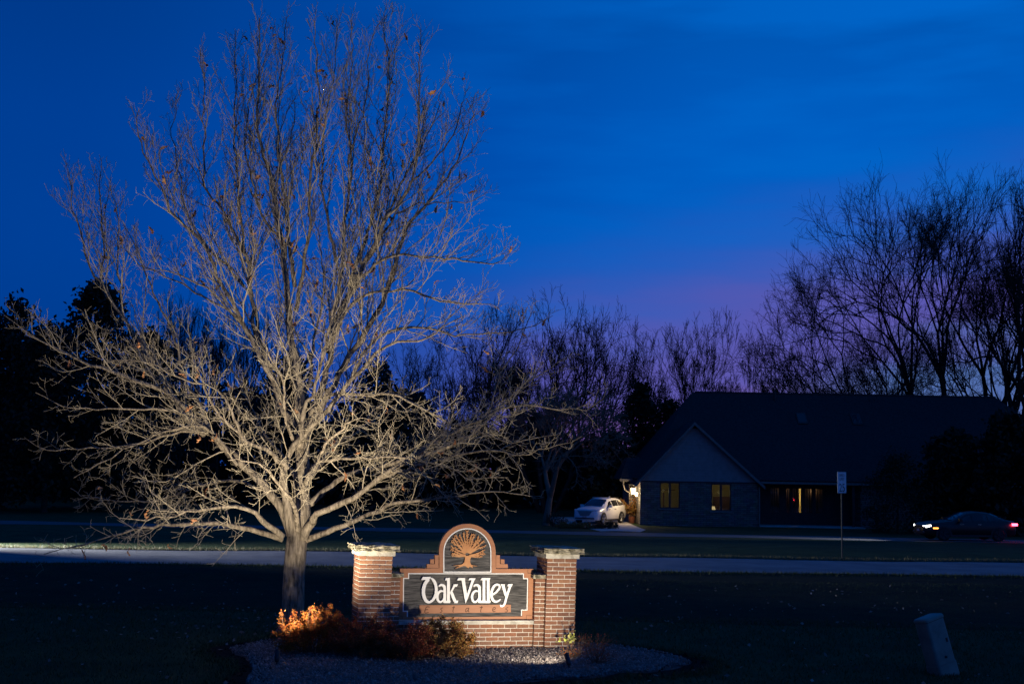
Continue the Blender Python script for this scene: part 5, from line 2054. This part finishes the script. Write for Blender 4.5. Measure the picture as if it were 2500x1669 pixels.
    MB().box(fx - .02, fx + .016, -.56, .56, zf + .03 if suv else zf + .07, zf + .055 if suv else zf + .09).build('grille_bar', M['chrome'], root)
    MB().box(fx - .06, fx + .03, -.70, .70, .36, .44).build('bumper', M['plastic'], root)
    MB().box(fx - .02, fx + .035, -.16, .16, .45, .56).build('licence_plate', M['plate'], root)
    for sg in (1, -1):
        hlp = MB()
        z = zf - .02
        a = [(fx - .06, .56 * sg, z), (fx - .10, .80 * sg, z + .02), (fx - .32, .905 * sg if suv else .87 * sg, z + .09), (fx - .30, .89 * sg if suv else .85 * sg, z + .15), (fx - .10, .78 * sg, z + .12), (fx - .05, .56 * sg, z + .09)]
        hlp.add(a + [(x - .08, y * .93, zq) for x, y, zq in a], [(0, 1, 4, 5), (1, 2, 3, 4), (0, 6, 7, 1), (1, 7, 8, 2), (2, 8, 9, 3), (3, 9, 10, 4), (4, 10, 11, 5), (5, 11, 6, 0)])
        hlp.v = [(x + .03, y * 1.02, zq) for x, y, zq in hlp.v]
        hlp.build('headlight', M['headlamp'] if lit else M['lampglass'], root)
        MB().box(fx - .14, fx + .005, sg * .62 - .07, sg * .62 + .07, .40, .46).build('fog_light', M['lampglass'], root)
        tl = MB()
        bx = st[-2][0]
        tl.box(bx - .10, bx + .16, sg * .80 - .13, sg * .80 + .13, (.92 if suv else .80), (1.10 if suv else .92))
        tl.build('tail_light', M['redlamp'] if lit else M['plate'], root)
        MB().box(1.70, 1.95, sg * (W2 - .02) - .03, sg * (W2 - .02) + .03, .60, .66).build('side_marker', M['amberlamp'] if lit else M['lampglass'], root)
        mi = MB()
        mi.tube([(.66, sg * (W2 - .05), st[5][3] + .02), (.64, sg * (W2 + .10), st[5][3] + .07)], .03, 6)
        mi.box(.56, .70, sg * (W2 + .14) - .10, sg * (W2 + .14) + .10, st[5][3] + .02, st[5][3] + .18)
        mi.build('mirror', M[paint], root)
        MB().box(-.50, -.32, sg * (W2 + .008) - .012, sg * (W2 + .008) + .012, st[5][3] - .12, st[5][3] - .09).box(.22 - .6 + .78, .40 - .6 + .78, sg * (W2 + .008) - .012, sg * (W2 + .008) + .012, st[5][3] - .12, st[5][3] - .09).build('door_handle', M['chrome'], root)
        MB().box(-1.0, 1.05, sg * (W2 - .01) - .03, sg * (W2 - .01) + .03, .23, .32).build('rocker_panel', M['plastic'], root)
        if suv:
            MB().tube([(-.0, sg * .60, 1.70), (-.1, sg * .60, 1.755), (-1.5, sg * .60, 1.74), (-1.6, sg * .60, 1.68)], .018, 5).build('roof_rail', M['chrome'], root)
    if suv:
        MB().tube([(-1.35, 0, 1.73), (-1.45, 0, 1.82)], [.05, .01], 6).build('antenna', M[paint], root)
    if beam:
        for sg in (1, -1):
            ld = bpy.data.lights.new('headlight_beam', 'SPOT')
            ld.energy = beam
            ld.color = (0.95, 0.97, 1.0)
            ld.spot_size = R(46)
            ld.spot_blend = 0.9
            ld.shadow_soft_size = 0.06
            o = bpy.data.objects.new('headlight_beam', ld)
            COL.objects.link(o)
            o.parent = root
            o.location = (fx + .06, sg * .70, zf + .05)
            o.rotation_euler = Vector((1, 0, -0.035)).to_track_quat('-Z', 'Y').to_euler()
    return root


b = gp3(1466, 85.2)
car('white SUV parked on the driveway beside the lit house entrance', (b[0], b[1], b[2] + 0.012), R(-90 - 30), 'whitepaint')
b = gp3(2352, 63.0)
car('dark car with red tail lights on the far road at right', (b[0], b[1], b[2] + 0.03), R(180 + 3), 'darkpaint', lit=True, suv=False, beam=1500)
b = (-24.5, 42.8, gzf(-24.5, 42.8) + 0.03)
car('dark car with headlights lighting the near road from the left', b, R(-4), 'darkpaint', lit=True, suv=True, beam=17000)


# ------------------------------------------------------------------ speed limit sign
def text_mesh(body, size):
    cu = bpy.data.curves.new('t', 'FONT')
    cu.body = body
    cu.size = size
    cu.align_x = 'CENTER'
    cu.extrude = 0.001
    ob = bpy.data.objects.new('t', cu)
    COL.objects.link(ob)
    dg = bpy.context.evaluated_depsgraph_get()
    me = bpy.data.meshes.new_from_object(ob.evaluated_get(dg))
    bpy.data.objects.remove(ob)
    return me


def speed_sign():
    b = G(2057, 1361)
    e = tag(empty('speed_limit_sign', (b.x, b.y, gzf(b.x, b.y)), R(45)), 'white speed limit 25 sign on a thin post beyond the near road', 'road sign')
    top = P(2059, 1151, b.y).z - gzf(b.x, b.y)
    MB().box(-.025, .025, 0, .035, -.3, top - 0.02).build('post', M['galv'], e)
    h, w = 0.76, 0.61
    rr_ = 0.04
    pts = []
    for cx, cz, a0 in ((w / 2 - rr_, h / 2 - rr_, 0), (-w / 2 + rr_, h / 2 - rr_, 90), (-w / 2 + rr_, -h / 2 + rr_, 180), (w / 2 - rr_, -h / 2 + rr_, 270)):
        for k in range(5):
            a = R(a0 + 90 * k / 4)
            pts.append((cx + rr_ * math.cos(a), cz + rr_ * math.sin(a)))
    zc = top - h / 2
    pl = MB().poly([(x, z + zc) for x, z in pts], -0.006, -0.002).build('plate', M['signface'], e)
    MB().stroke([(x * .955, z * .962 + zc) for x, z in pts], 0.012, -0.0075, -0.0062, closed=True).build('border', M['signtext'], pl)
    for body, sz, dz, sx in (('SPEED', .135, .205, 1.0), ('LIMIT', .135, .075, 1.0), ('25', .40, -.32, 1.05)):
        me = text_mesh(body, sz)
        me.materials.clear()
        o = link('lettering', me, M['signtext'], pl, (0, -0.0085, zc + dz))
        o.rotation_euler = (R(90), 0, 0)
        o.scale = (sx, 1, 1)


speed_sign()


# ------------------------------------------------------------------ leaning utility pedestal
def pedestal():
    b = G(2306, 1646)
    q = Matrix.Translation((b.x, b.y, gzf(b.x, b.y) - 0.03)) @ Matrix.Rotation(R(-15), 4, 'Y') @ Matrix.Rotation(R(28), 4, 'Z')
    e = tag(empty('utility_pedestal', mtx=q), 'leaning grey green utility pedestal on the lawn at lower right', 'utility box')

    def loop(w, d, r, n=4):
        out = []
        for cx, cy, a0 in ((w - r, d - r, 0), (-w + r, d - r, 90), (-w + r, -d + r, 180), (w - r, -d + r, 270)):
            for k in range(n + 1):
                a = R(a0 + 90 * k / n)
                out.append((cx + r * math.cos(a), cy + r * math.sin(a)))
        return out

    def loft(secs):
        mb = MB()
        ls = [[(x, y, z) for x, y in loop(*s)] for z, s in secs]
        n = len(ls[0])
        mb.add([p for l in ls for p in l], [(i * n + j, i * n + (j + 1) % n, (i + 1) * n + (j + 1) % n, (i + 1) * n + j) for i in range(len(ls) - 1) for j in range(n)] +
               [tuple(range(n - 1, -1, -1)), tuple((len(ls) - 1) * n + j for j in range(n))])
        return mb
    loft([(-0.1, (.20, .14, .04)), (0.20, (.20, .14, .04))]).build('base', M['pedestal'], e)
    loft([(0.203, (.192, .132, .04)), (0.86, (.190, .130, .04))]).build('cover', M['pedestal'], e)
    loft([(0.862, (.20, .14, .045)), (0.895, (.20, .14, .045)), (0.915, (.185, .125, .04)), (0.922, (.14, .09, .03))]).build('lid', M['pedestal'], e)
    MB().box(.193, .196, -.06, .05, .64, .80).build('label_plate', M['sticker'], e)
    MB().box(-.07, .05, -.1345, -.1325, .66, .72).build('warning_plate', M['pedestal'], e)
    MB().box(-.196, .196, -.136, .136, .8555, .8615).build('seam', M['groove'], e)
    MB().box(.10, .13, -.142, -.131, .50, .56).build('hasp', M['blackmetal'], e)
    MB().tube([(0, -.13, .30), (0, -.15, .30)], .018, 8).build('bolt', M['galv'], e)


pedestal()
